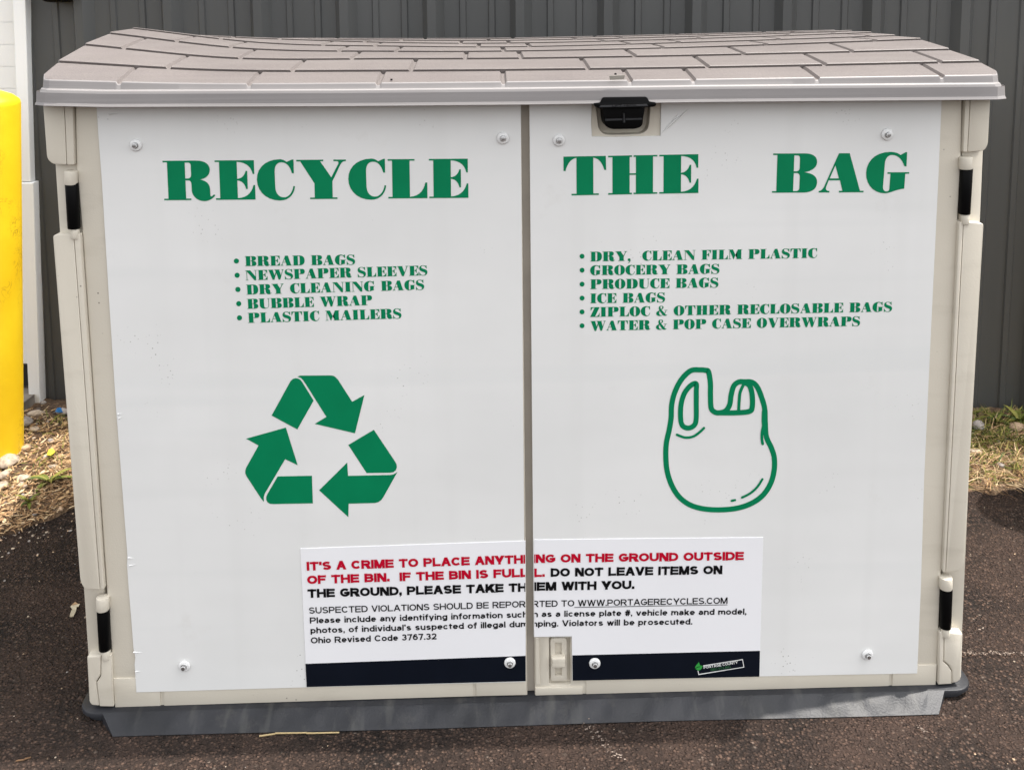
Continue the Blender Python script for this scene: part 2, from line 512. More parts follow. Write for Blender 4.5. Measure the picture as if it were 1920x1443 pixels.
# base flashing seen beside the jamb
b = bmesh.new()
px0 = WP(52, 755, .03); px1 = WP(112, 752, .03)
wall_box(b, px0[0], px1[0], .045, .0, .006, .0125)
wparent(bm_obj("flashing", b, M_trim))

# garage door with its jamb
gdoor = empty("garage_door", (-2.2, WA + WB * -2.2, 0))
tag(gdoor, "white ribbed overhead door with white jamb at the left edge", "door")
def gparent(o):
    o.parent = gdoor; o.matrix_parent_inverse = Matrix.Translation(-Vector(gdoor.location)); return o
b = bmesh.new()
xr = WP(34, 300)[0]; pitch = .0565; z = .118
while z < 2.35:
    wall_box(b, -4.2, xr + .012, -.006, -.05, z + .0022, z + pitch)
    z += pitch
wall_box(b, -4.2, xr + .010, -.0085, -.045, .118, 2.35)
gparent(bm_obj("door_panel", b, M_doorwhite))
b = bmesh.new(); wall_box(b, -4.2, xr + .010, .0, -.05, .062, .117)
gparent(bm_obj("bottom_seal", b, M_rubber))
b = bmesh.new(); wall_prism(b, [(36, 343), (62, 343), (75, 756), (54, 756)], .034, .06, .002)
gparent(bm_obj("jamb", b, M_trim))
b = bmesh.new(); wall_prism(b, [(-20, -1100), (15, -1100), (57, 341), (37, 341)], .030, .06, .002)
gparent(bm_obj("jamb", b, M_trim))
b = bmesh.new(); wall_box(b, -4.4, xr + .02, .10, -.3, -.05, .052)
gparent(bm_obj("threshold", b, M_concrete))
b = bmesh.new(); wall_box(b, -4.4, xr + .03, .034, -.14, 2.36, 2.80)
gparent(bm_obj("header", b, M_trim))

# small black fixture high on the wall
b = bmesh.new()
fc = WP(103, 5, .05)
x0 = WP(81, 2, .05)[0]; x1 = WP(126, 2, .05)[0]
cx = (x0 + x1) / 2; hw = (x1 - x0) / 2; zc = fc[2] + .014
lp = []
for k in range(13):
    a = math.pi + math.pi * k / 12
    lp.append((cx + hw * math.cos(a), zc + .014 * math.sin(a)))
lp += [(cx + hw, zc + .09), (cx + hw * .6, zc + .115), (cx - hw * .6, zc + .115), (cx - hw, zc + .09)]
prism(b, [lp], lambda p: (p[0], WA + WB * p[0] - .075, p[1]), lambda p: (p[0], WA + WB * p[0] + .0, p[1]), .006, 3)
fx = bm_obj("wall_fixture", b, M_black, smooth=True)
tag(fx, "small rounded black fixture on grey siding beside white jamb", "fixture")

# ------------------------------------------------------------------ bollards
def make_bollard(x, y, r, h, label, lean=0.0):
    b = bmesh.new()
    prof_ = [(r, -.05), (r, h - .012), (r * .985, h - .004), (r * .95, h), (r * .8, h + .010), (r * .55, h + .018), (r * .28, h + .022), (0.002, h + .0235)]
    n = 48; rows = []
    for (rr, zz) in prof_:
        rows.append([b.verts.new((x + lean * zz + rr * math.cos(2 * math.pi * k / n), y + rr * math.sin(2 * math.pi * k / n), zz)) for k in range(n)])
    for i in range(len(rows) - 1):
        for k in range(n):
            b.faces.new([rows[i][k], rows[i][(k + 1) % n], rows[i + 1][(k + 1) % n], rows[i + 1][k]])
    b.faces.new(rows[-1])
    o = bm_obj("bollard", b, M_yellow, smooth=True, angle=60)
    tag(o, label, "bollard", "yellow bollards beside the bin")
    return o
BR = .085
bx0 = P(37.5, 845, .80); bx1 = P(31.5, 187, .80)
LEAN = (bx1[0] - bx0[0]) / (bx1[2] - bx0[2])
bx = bx0[0] - BR - LEAN * bx0[2]
bz = P(31, 187, .80)[2]
make_bollard(bx, .80, BR, bz, "chipped yellow bollard standing in dirt at the left edge", LEAN)
make_bollard(1.385, .535, BR, bz, "yellow bollard standing on asphalt right of the bin")

# ------------------------------------------------------------------ storage bin
bin_ = empty("storage_bin", (0, .36, 0))
tag(bin_, "cream resin recycling storage bin with taupe shingled lid and two lettered doors", "storage bin")
def bp(o, parent=bin_):
    o.parent = parent
    return o
OFF = Matrix.Translation((0, -.36, 0))
def part(name, bm, mats, smooth=False, parent=None):
    o = bm_obj(name, bm, mats, None, smooth)
    if parent is None:
        o.parent = bin_; o.matrix_parent_inverse = OFF
    else:
        o.parent = parent
    return o
def part_m(name, verts, faces, mats, parent, midx=None, smooth=False):
    o = mesh_obj(name, verts, faces, mats, None, midx, smooth)
    if parent is None:
        o.parent = bin_; o.matrix_parent_inverse = OFF
    else: o.parent = parent
    return o

# base tray with ramp
b = bmesh.new()
def rrect(x0, x1, y0, y1, r, n=6):
    out = []
    for cx_, cy_, a0 in ((x1 - r, y0 + r, -90), (x1 - r, y1 - r, 0), (x0 + r, y1 - r, 90), (x0 + r, y0 + r, 180)):
        for k in range(n + 1):
            a = math.radians(a0 + 90 * k / n); out.append((cx_ + r * math.cos(a), cy_ + r * math.sin(a)))
    return out
XL, XR = -.668, .676
prism(b, [rrect(XL - .010, XR + .010, -.014, .735, .03)], lambda p: (p[0], p[1], .0165), lambda p: (p[0], p[1], .0100), .0022, 2)
prism(b, [rrect(XL - .005, XR + .005, -.009, .731, .03)], lambda p: (p[0], p[1], .0062), lambda p: (p[0], p[1], .0012), .0015, 2)
prism(b, [rrect(XL + .006, XR - .006, .004, .725, .03)], lambda p: (p[0], p[1], .0102), lambda p: (p[0], p[1], .0005), 0, 1)
part("base", b, M_base, True)
b = bmesh.new()
nx = 420; ny = 10; grid = []
for i in range(nx + 1):
    u = i / nx; col = []
    for j in range(ny + 1):
        v = j / ny
        xl = XL + .030 + (.026) * v; xr_ = XR - .040 - .022 * v
        x = xl + (xr_ - xl) * u
        wav = .0011 * (math.sin(x * 96 + 1.2) + .45 * math.sin(x * 31) + .3 * math.sin(x * 211)) * math.sin(math.pi * min(1, v * 1.05)) * (1 if .02 < u < .98 else 0)
        y = -.0135 - .0285 * v + (.001 * math.sin(x * 9))
        zz = .0166 - .0150 * v ** 1.05 + wav
        col.append(b.verts.new((x, y, max(zz, .0014))))
    low = b.verts.new((col[-1].co.x, col[-1].co.y + .0006, .0002)); col.append(low)
    grid.append(col)
for i in range(nx):
    for j in range(ny + 1):
        b.faces.new([grid[i][j], grid[i][j + 1], grid[i + 1][j + 1], grid[i + 1][j]])
for g in (grid[0], grid[-1]):                                   # closed ends
    foot = b.verts.new((g[0].co.x, g[0].co.y, .0002))
    b.faces.new(g + [foot])
part("entry_ramp", b, M_base, True)

# body: the carcass behind the doors
b = bmesh.new()
t_l = P(84, 205); t_r = P(1853, 200)
box(b, -.650, .652, .020, .715, .0172, .928)
box(b, -.0115, .0115, .0085, .0205, .0172, .926)
part("body", b, M_gap)
# side walls with stepped corner columns
def column(name, blocks, recess):
    b = bmesh.new()
    px_prism(b, [recess], .007, .700, .002)
    for lp, rad, bev, yy in blocks:
        px_prism(b, [rounded(lp, rad)], yy, .700, bev, 3)
    return part(name, b, M_cream, True)
column("side_panel", [
    ([(80, 188), (119.5, 188), (124.5, 309), (98, 308), (88, 297)], [0, 0, 2, 8, 6], .0035, -.005),
    ([(120.5, 188), (136, 188), (139, 309.5), (125.5, 309)], [0, 0, 3, 2], .0028, -.005),
    ([(99, 441), (137.5, 439), (187, 1105), (158, 1104), (150.5, 1090)], [5, 0, 2, 10, 8], .005, -.006),
    ([(138.5, 439), (150, 438.5), (195, 1105.5), (188, 1105)], [0, 2, 4, 2], .0028, -.006),
    ([(162.5, 1230), (189, 1229), (188, 1266), (180, 1278), (186, 1323), (172, 1322), (167, 1316)], [4, 0, 3, 3, 0, 3, 3], .005, -.006),
    ([(190, 1229), (208, 1228), (212.5, 1324), (187, 1323.5), (181.5, 1279), (189.3, 1267)], [0, 2, 0, 0, 3, 3], .0028, -.006),
], [(95, 188), (140, 188), (209, 1318), (171, 1318)])
column("side_panel", [
    ([(1820, 188), (1857, 186), (1852.5, 271), (1846, 283), (1815, 285)], [0, 0, 6, 8, 2], .0035, -.005),
    ([(1810, 188), (1819, 188), (1814, 285.3), (1806, 285.5)], [0, 0, 2, 3], .0028, -.005),
    ([(1807.5, 416), (1844.5, 419), (1807, 1059), (1799, 1070), (1774, 1072)], [0, 5, 8, 10, 2], .005, -.006),
    ([(1798.5, 416.5), (1806.5, 416), (1773, 1072), (1768, 1072)], [2, 0, 2, 4], .0028, -.006),
    ([(1771, 1184), (1806, 1187), (1803, 1270), (1797, 1279), (1785.5, 1281), (1785.5, 1258), (1780, 1248), (1770, 1240)], [0, 4, 3, 6, 0, 3, 3, 3], .005, -.006),
    ([(1762, 1185), (1770, 1184), (1769, 1240.5), (1779, 1249), (1784.5, 1259), (1784.5, 1281.5), (1760, 1283)], [2, 0, 3, 3, 3, 0, 0], .0028, -.006),
], [(1808, 188), (1848, 188), (1801, 1277), (1758, 1279)])

# doors
POCKET = rounded([(1118, 201), (1219, 200), (1215, 251), (1124, 253)], [3, 3, 20, 20])
LATCHP = rounded([(1029.5, 1192), (1069, 1191), (1069.5, 1283), (1030, 1284)], [2, 2, 5, 5])
b = bmesh.new()
px_prism(b, [[(140.5, 186), (977, 184), (989, 1303), (215, 1326), (210, 1236), (200, 1108), (155, 448), (143, 312)]], 0, .018, .0025, 3)
# proud bottom rail between the notches
for q_ in ([(307, 1270), (886, 1260), (887.5, 1304.8), (307.5, 1322.8)], [(212, 1272), (300, 1270), (300.5, 1323), (215.5, 1325.6)], [(892, 1260), (985.5, 1257), (988, 1302.6), (893, 1304.7)]):
    px_prism(b, [q_], -.0022, .004, .0012, 2)
door_l = part("door", b, M_cream, True)
door_l["label"] = "left door lettered RECYCLE"
b = bmesh.new()
px_prism(b, [[(993, 184), (1804, 183), (1802, 288), (1795, 420), (1764.5, 1072), (1755, 1284), (1003, 1304)], POCKET, LATCHP], 0, .018, .0018, 2)
for q_ in ([(1099, 1256), (1669, 1248), (1667, 1285.8), (1099, 1301)], [(1675, 1248), (1757, 1246), (1754.7, 1283.6), (1673, 1285.6)], [(1074, 1288), (1092.5, 1287.6), (1092.5, 1301.2), (1004, 1303.6), (1004, 1289.5)]):
    px_prism(b, [q_], -.0022, .004, .0012, 2)
# pocket floors
px_prism(b, [POCKET], .0165, .001)
px_prism(b, [LATCHP], .0085, .001)
# small vertical fillet beside the slide bolt
px_prism(b, [[(1004, 1196), (1011, 1196), (1012.5, 1283), (1004.5, 1283)]], -.0015, .004, .0008, 1)
door_r = part("door", b, M_cream, True)
door_r["label"] = "right door lettered THE BAG with handle"

# thin white sheets bolted over the doors
def sheet(loop, parent):
    b = bmesh.new()
    px_prism(b, [loop], -.0032, .0020, .0004, 1)
    return part("plastic_sheet", b, M_sheet, False, parent)
rag = [(180, 190), (976.5, 188), (985, 1278), (560, 1288.5), (255.5, 1297.5)]
lft = [(255.5, 1297.5), (252, 1245), (253.5, 1232), (250, 1215), (240, 1090), (238, 1060), (238.5, 1040), (220, 800), (217.5, 770), (204, 560), (190, 330), (183.5, 245), (181, 205)]
sheet([(180, 190), (976.5, 188), (985, 1278), (560, 1288.5)] + lft, door_l)
sheet([(992.5, 188), (1110, 188), (1108.5, 230), (1110, 256), (1150, 257), (1238.5, 255), (1239.5, 187), (1766, 186), (1760, 330), (1745, 640), (1733, 900), (1727, 1100), (1720, 1262), (1430, 1267.5), (1073, 1275), (1072, 1193.5), (1001, 1194)], door_r)
# crease running from the corner of the handle cut-out
b = bmesh.new()
for (a0, a1, w) in (((1240, 250), (1292, 203), 3.0), ((1246, 243), (1272, 214), 1.5)):
    p0 = P(*a0, -.0034); p1 = P(*a1, -.0034)
    d = Vector((p1[0] - p0[0], 0, p1[2] - p0[2])); nn = Vector((-d.z, 0, d.x)).normalized() * (w * .0006)
    m0 = Vector(p0); m1 = Vector(p1); rp = []
    for k in range(9):
        t = k / 8; wd = math.sin(math.pi * min(1, max(0, t * .9 + .08)))
        c = m0.lerp(m1, t)
        rp.append([b.verts.new(c + nn * wd), b.verts.new(c + Vector((0, -.0016 * wd, 0))), b.verts.new(c - nn * wd)])
    for k in range(8):
        for j in range(2): b.faces.new([rp[k][j], rp[k][j + 1], rp[k + 1][j + 1], rp[k + 1][j]])
part("crease", b, M_sheet, False, door_r)
# ruffled edge on the left sheet
for (xx, yy, ln) in ((221, 776, 9), (222, 784, 7), (240, 1045, 12), (242, 1060, 14), (250, 1222, 18), (254, 1258, 10), (205, 215, 22)):
    b = bmesh.new()
    p0 = Vector(P(xx, yy, -.0034)); p1 = Vector(P(xx + ln, yy - 3 + random.random() * 6, -.0034))
    w = .0014
    vs = [b.verts.new(p0 + Vector((0, 0, w))), b.verts.new(p0 + Vector((0, -.0014, 0))), b.verts.new(p0 - Vector((0, 0, w))), b.verts.new(p1)]
    b.faces.new([vs[0], vs[1], vs[3]]); b.faces.new([vs[1], vs[2], vs[3]])
    part("ruffle", b, M_sheet, False, door_l)

# hinges: black pins with cream knuckles
def hinge(top, mid, bot, low_r):
    """top knuckle x0,x1,y0,y1 ; pin ; lower knuckle"""
    YC = -.0035
    b = bmesh.new()
    (x0, x1, y0, y1) = top
    a = P((x0 + x1) / 2, y0, YC); c = P((x0 + x1) / 2, y1, YC); r = (P(x1, y0, YC)[0] - P(x0, y0, YC)[0]) / 2
    cyl(b, c, a, r, r * .97, 28, 0, .0015)
    b3 = bmesh.new()
    (x0, x1, y0, y1) = low_r
    a2 = P((x0 + x1) / 2, y0, YC); c2 = P((x0 + x1) / 2, y1, YC); r2 = (P(x1, y0, YC)[0] - P(x0, y0, YC)[0]) / 2
    cyl(b3, c2, a2, r2, r2, 24, 0, .001)
    b2 = bmesh.new()
    q0 = P((mid[0] + mid[1]) / 2, mid[2], YC + .001); q1 = P((bot[0] + bot[1]) / 2, bot[2], YC + .001)
    rr = (P(mid[1], mid[2], YC)[0] - P(mid[0], mid[2], YC)[0]) / 2
    cyl(b2, q1, q0, rr * .93, rr * .98, 24, 0, .0006)
    h = part("hinge", b2, M_black, True)
    part("knuckle", b, M_cream, True, h)
    part("knuckle", b3, M_cream, True, h)
hinge((121, 145.5, 320, 346), (122, 147, 343), (128, 150, 428), (133, 149, 429, 447))
hinge((180.5, 205, 1118, 1142), (181.5, 205.5, 1139), (186, 208, 1216), (191, 207, 1217, 1234))
hinge((1798.5, 1823, 294, 317), (1801, 1823.5, 315), (1797, 1819, 401), (1801, 1817, 402, 420))
hinge((1761, 1785, 1080, 1102), (1763, 1785.5, 1099), (1762, 1782, 1175), (1765, 1780, 1176, 1192))

# bolts with washers
def bolt(px, py, parent, dark=False):
    b = bmesh.new()
    Y = -.0036 if not dark else -.0040
    p = Vector(P(px, py, Y))
    cyl(b, p, p + Vector((0, -.0030, 0)), .0090, .0080, 28, 0, .0012)
    cyl(b, p + Vector((0, -.0028, 0)), p + Vector((0, -.0038, 0)), .0052, .0050, 20, 1, .0004)
    cyl(b, p + Vector((0, -.0036, 0)), p + Vector((0, -.0075, 0)), .0040, .0038, 6, 1, .0005)
    part("bolt", b, [M_washer, M_screw], True, parent)
for x, y in ((255, 272), (943, 259), (346, 1247)): bolt(x, y, door_l)
for x, y in ((1048, 263), (1663, 252), (1626, 1226)): bolt(x, y, door_r)
bolt(956, 1241, door_l, True); bolt(1115, 1242, door_r, True)

# slide bolt low on the right door
b = bmesh.new()
px_prism(b, [rounded([(1032, 1196.5), (1062.5, 1195.5), (1063, 1275.5), (1033, 1276.5)], 6), rounded([(1040.5, 1204.5), (1053, 1204), (1053.5, 1266), (1041, 1266.5)], 1)], .0020, .006, .0009, 2)
px_prism(b, [[(1039, 1202), (1055, 1202), (1055, 1268), (1039, 1268)]], .0072, .001)
sl = part("slide_bolt", b, M_cream, True, door_r)
b = bmesh.new()
px_prism(b, [rounded([(1034, 1235), (1060.5, 1234), (1059, 1243), (1060.5, 1250), (1047, 1252), (1034.5, 1251), (1036, 1243)], 2)], -.0065, .010, .0012, 2)
px_prism(b, [[(1041, 1226), (1053, 1225.5), (1053, 1237), (1041, 1237)]], .0035, .003, .001)
part("bolt_knob", b, M_cream, True, door_r)

# black lift handle under the lid
b = bmesh.new()
px_prism(b, [rounded([(1131, 183), (1213, 182), (1218, 191), (1231, 192.5), (1230, 199.5), (1224, 201), (1124, 203.5), (1116, 201.5), (1112.5, 194), (1125, 193)], [3, 3, 2, 3, 3, 3, 3, 3, 3, 2])], -.0440, .020, .0015, 2)
px_prism(b, [[(1126, 197.5), (1213, 195.3), (1216, 199.5), (1123, 201.8)]], -.0446, .002, .0003, 1, 1)
px_prism(b, [rounded([(1129, 200), (1211, 199), (1206.5, 222), (1205.5, 237), (1193, 242.5), (1146, 243), (1133.5, 236), (1131, 222)], [0, 0, 3, 9, 6, 8, 10, 3])], -.016, .030, .003, 3)
px_prism(b, [[(1134, 222.5), (1205, 220.8), (1204.5, 225), (1134.5, 227.5)]], -.0166, .002, .0004, 1, 1)
px_prism(b, [rounded([(1167.5, 211), (1172, 211), (1173.5, 231), (1168, 231.5)], 2)], -.0185, .004, .0008, 1, 1)
handle = part("handle", b, [M_black, M_blackgrey], True)

# ------------------------------------------------------------------ shingled lid
ROWY = [-.028, .038, .13, .226, .325, .426, .52, .61, .705]
ZST = [(-.668, [.967, .989, 1.009, 1.023, 1.028, 1.014, 1.004, .996, .985]),
       (-.44, [.9595, .9745, .986, .9955, 1.0005, 1.003, .999, .996, .99]),
       (-.20, [.9580, .9715, .983, .989, .9925, .994, .9945, .9935, .988]),
       (.0, [.958, .971, .982, .988, .990, .992, .993, .993, .988]),
       (.30, [.9590, .9725, .9845, .992, .9950, .9965, .9970, .997, .992]),
       (.668, [.961, .977, .990, 1.002, 1.004, 1.006, 1.006, 1.004, .996])]
SX = [s[0] for s in ZST]
def lid_base(x, k, s):
    """height at row k, fraction s, column x"""
    a = np.array([st[1][k] for st in ZST]); c = np.array([st[1][k + 1] for st in ZST])
    z = a * (1 - s) + (c - .0026) * s
    x = min(max(x, SX[0]), SX[-1])
    # smooth (Catmull-Rom style) interpolation over the stations
    i = max(0, min(len(SX) - 2, int(np.searchsorted(SX, x)) - 1))
    t = (x - SX[i]) / (SX[i + 1] - SX[i])
    def slope(j):
        if j == 0: return (z[1] - z[0]) / (SX[1] - SX[0])
        if j == len(SX) - 1: return (z[-1] - z[-2]) / (SX[-1] - SX[-2])
        return (z[j + 1] - z[j - 1]) / (SX[j + 1] - SX[j - 1])
    h = SX[i + 1] - SX[i]
    return ((2 * t ** 3 - 3 * t ** 2 + 1) * z[i] + (t ** 3 - 2 * t ** 2 + t) * h * slope(i) + (-2 * t ** 3 + 3 * t ** 2) * z[i + 1] + (t ** 3 - t ** 2) * h * slope(i + 1))
JOINT = [[-.555, -.379, -.203, -.031, .144, .232, .405, .581], [-.51, -.333, -.163, .092, .267, .439, .61],
         [-.607, -.431, -.261, -.087, -.001, .175, .345, .515], [-.558, -.471, -.295, -.202, -.026, .237, .409, .591],
         [-.514, -.338, -.248, -.068, .021, .195, .284, .461, .62], [-.52, -.435, -.279, -.102, -.012, .163, .343, .510, .596],
         [-.58, -.40, -.22, -.05, .12, .21, .38, .55], [-.54, -.36, -.18, .0, .17, .34, .52]]
JW, JD = .0044, .0038
xs = set(np.round(np.linspace(-.664, .668, 90), 5))
for row in JOINT:
    for j in row:
        xs = {x for x in xs if abs(x - j) > .0065}
for row in JOINT:
    for j in row:
        xs |= {round(j + d, 5) for d in (-JW, -JW + .0012, -JW + .0026, JW - .0026, JW - .0012, JW)}
xs = sorted(xs)
ys = []
for k in range(len(ROWY) - 1):
    y0, y1 = ROWY[k], ROWY[k + 1]; d = y1 - y0
    for off in ((.0, .0012, .0030, .30 * d, .6 * d, d - .0065, d - .0012) if k else (.0, .0016, .0040, .3 * d, .6 * d, d - .0065, d - .0012)):
        ys.append((k, off / d, y0 + off, off))
HX0, HX1, YF, YB = -.664, .668, ROWY[0], ROWY[-1] - .0012
RC = .022
def pull(x, y):
    sx = -1 if x < (HX0 + HX1) / 2 else 1
    ex = HX1 if sx > 0 else HX0
    dx = (x - (ex - sx * RC)) * sx / RC; dy = ((YF + RC) - y) / RC
    if dx > 0 and dy > 0:
        m = max(dx, dy); l = math.hypot(dx, dy)
        x = (ex - sx * RC) + sx * dx * RC * m / l; y = (YF + RC) - dy * RC * m / l
    return x, y
V = []; Fc = []
NY = len(ys)
for x in xs:
    for (k, s, y, off) in ys:
        z = lid_base(x, k, s)
        if off < .0009: z -= .0009 if k else .0003               # rounded lip
        elif off < .0016: z -= .0002
        under = ROWY[k + 1] - ROWY[k] - off < .0025 and k < 7
        if under: z -= .0012                                     # groove under the overhanging lip
        for j in JOINT[k]:
            d = abs(x - j)
            if d < JW - .0001:
                q = min(1, (JW - d) / .0026); z -= JD * q
        px_, py_ = pull(x, y + (.0030 if under else 0))
        V.append((px_, py_, z))
NX = len(xs)
for i in range(NX - 1):
    for j in range(NY - 1):
        a = i * NY + j
        Fc.append((a, a + NY, a + NY + 1, a + 1))
# skirt: rings around the border
loop = [(i, 0) for i in range(NX)] + [(NX - 1, j) for j in range(1, NY)] + [(i, NY - 1) for i in range(NX - 2, -1, -1)] + [(0, j) for j in range(NY - 2, 0, -1)]
def lid_bottom(x): return float(np.interp(x, [-.68, -.57, -.25, .0, .25, .68], [.9320, .9285, .9265, .9262, .9272, .9265]))
rings = [[i * NY + j for (i, j) in loop]]
def border_normal(i, j):
    x, y, _ = V[i * NY + j]
    nxv = nyv = 0.0
    if y < YF + RC and (x > HX1 - RC or x < HX0 + RC):
        c = np.array([HX1 - RC if x > 0 else HX0 + RC, YF + RC]); d = np.array([x, y]) - c
        n = np.linalg.norm(d)
        if n > 1e-6: return d / n
    if i == 0: nxv = -1
    elif i == NX - 1: nxv = 1
    if j == 0: nyv = -1
    elif j == NY - 1: nyv = 1
    l = math.hypot(nxv, nyv)
    return np.array([nxv / l, nyv / l])
nrms = [border_normal(i, j) for (i, j) in loop]
TIER = lambda x: lid_bottom(x) + .0225
spec = [(.0007, lambda z, x: z - .0006), (.0013, lambda z, x: z - .0016), (.0028, lambda z, x: TIER(x) + .0012), (.0032, lambda z, x: TIER(x) + .0004),
        (.0054, lambda z, x: TIER(x) - .0008), (.0060, lambda z, x: TIER(x) - .0018), (.0114, lambda z, x: lid_bottom(x) + .0022), (.0122, lambda z, x: lid_bottom(x) + .0006),
        (.0120, lambda z, x: lid_bottom(x)), (.0110, lambda z, x: lid_bottom(x)), (.0100, lambda z, x: lid_bottom(x) + .018)]
base_xy = [(V[i * NY + j][0], V[i * NY + j][1], V[i * NY + j][2]) for (i, j) in loop]
for off, fz in spec:
    ring = []
    for (x, y, z), n in zip(base_xy, nrms):
        wide = max(0.0, off - .0060) / .0062
        xx = x + n[0] * (off + .0028 * min(1, wide)); yy = y + n[1] * off
        zz = fz(z, x)
        if fz is spec[0][1] or fz is spec[1][1]: zz = max(zz, TIER(x) + .0016)
        ring.append(len(V)); V.append((xx, yy, zz))
    rings.append(ring)
for r in range(len(rings) - 1):
    A, B = rings[r], rings[r + 1]; n = len(A)
    for k in range(n):
        Fc.append((A[k], B[k], B[(k + 1) % n], A[(k + 1) % n]))
# closing underside
def make_fascia():  # smooth streaked rim of the lid's plastic, colour lightened to counter its shade
    m, nt, b = new_mat("smooth_rim_shade_lightened")
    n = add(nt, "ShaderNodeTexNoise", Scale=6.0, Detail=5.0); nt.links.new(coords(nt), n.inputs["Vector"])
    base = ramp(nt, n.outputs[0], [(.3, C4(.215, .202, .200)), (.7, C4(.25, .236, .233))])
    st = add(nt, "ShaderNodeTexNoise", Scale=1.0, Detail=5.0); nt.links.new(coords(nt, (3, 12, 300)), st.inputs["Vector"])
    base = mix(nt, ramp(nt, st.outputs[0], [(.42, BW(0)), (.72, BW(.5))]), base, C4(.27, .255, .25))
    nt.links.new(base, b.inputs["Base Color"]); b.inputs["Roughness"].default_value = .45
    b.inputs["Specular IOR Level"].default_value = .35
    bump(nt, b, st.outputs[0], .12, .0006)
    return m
n_top = (NX - 1) * (NY - 1)
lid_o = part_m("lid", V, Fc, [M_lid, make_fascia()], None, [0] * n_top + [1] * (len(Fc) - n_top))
bmx = bmesh.new(); bmx.from_mesh(lid_o.data); bmesh.ops.recalc_face_normals(bmx, faces=bmx.faces[:]); bmx.to_mesh(lid_o.data); bmx.free()
lid_o.data.polygons.foreach_set("use_smooth", np.ones(len(lid_o.data.polygons), dtype=bool))
lid_o.data.set_sharp_from_angle(angle=math.radians(14))
# trimmed notch edge above the handle and a taped patch
b = bmesh.new()
px_prism(b, [[(1142, 142), (1172, 141), (1170, 149), (1144, 150.5)]], -.0350, .0012, .0002, 1)
M_tape = simple("old_tape", C4(.25, .23, .20), .35, .4, .1, 40)
part("tape_patch", b, M_tape, False, lid_o)
for (qx, qy) in ((1154, 139), (734, 149.5)):
    b = bmesh.new()
    g = P(qx, qy, -.022)
    cyl(b, (g[0], -.022, g[2] - .001), (g[0], -.022, g[2] + .0012), .0018, .0014, 10)
    part("rivet", b, M_black, False, lid_o)

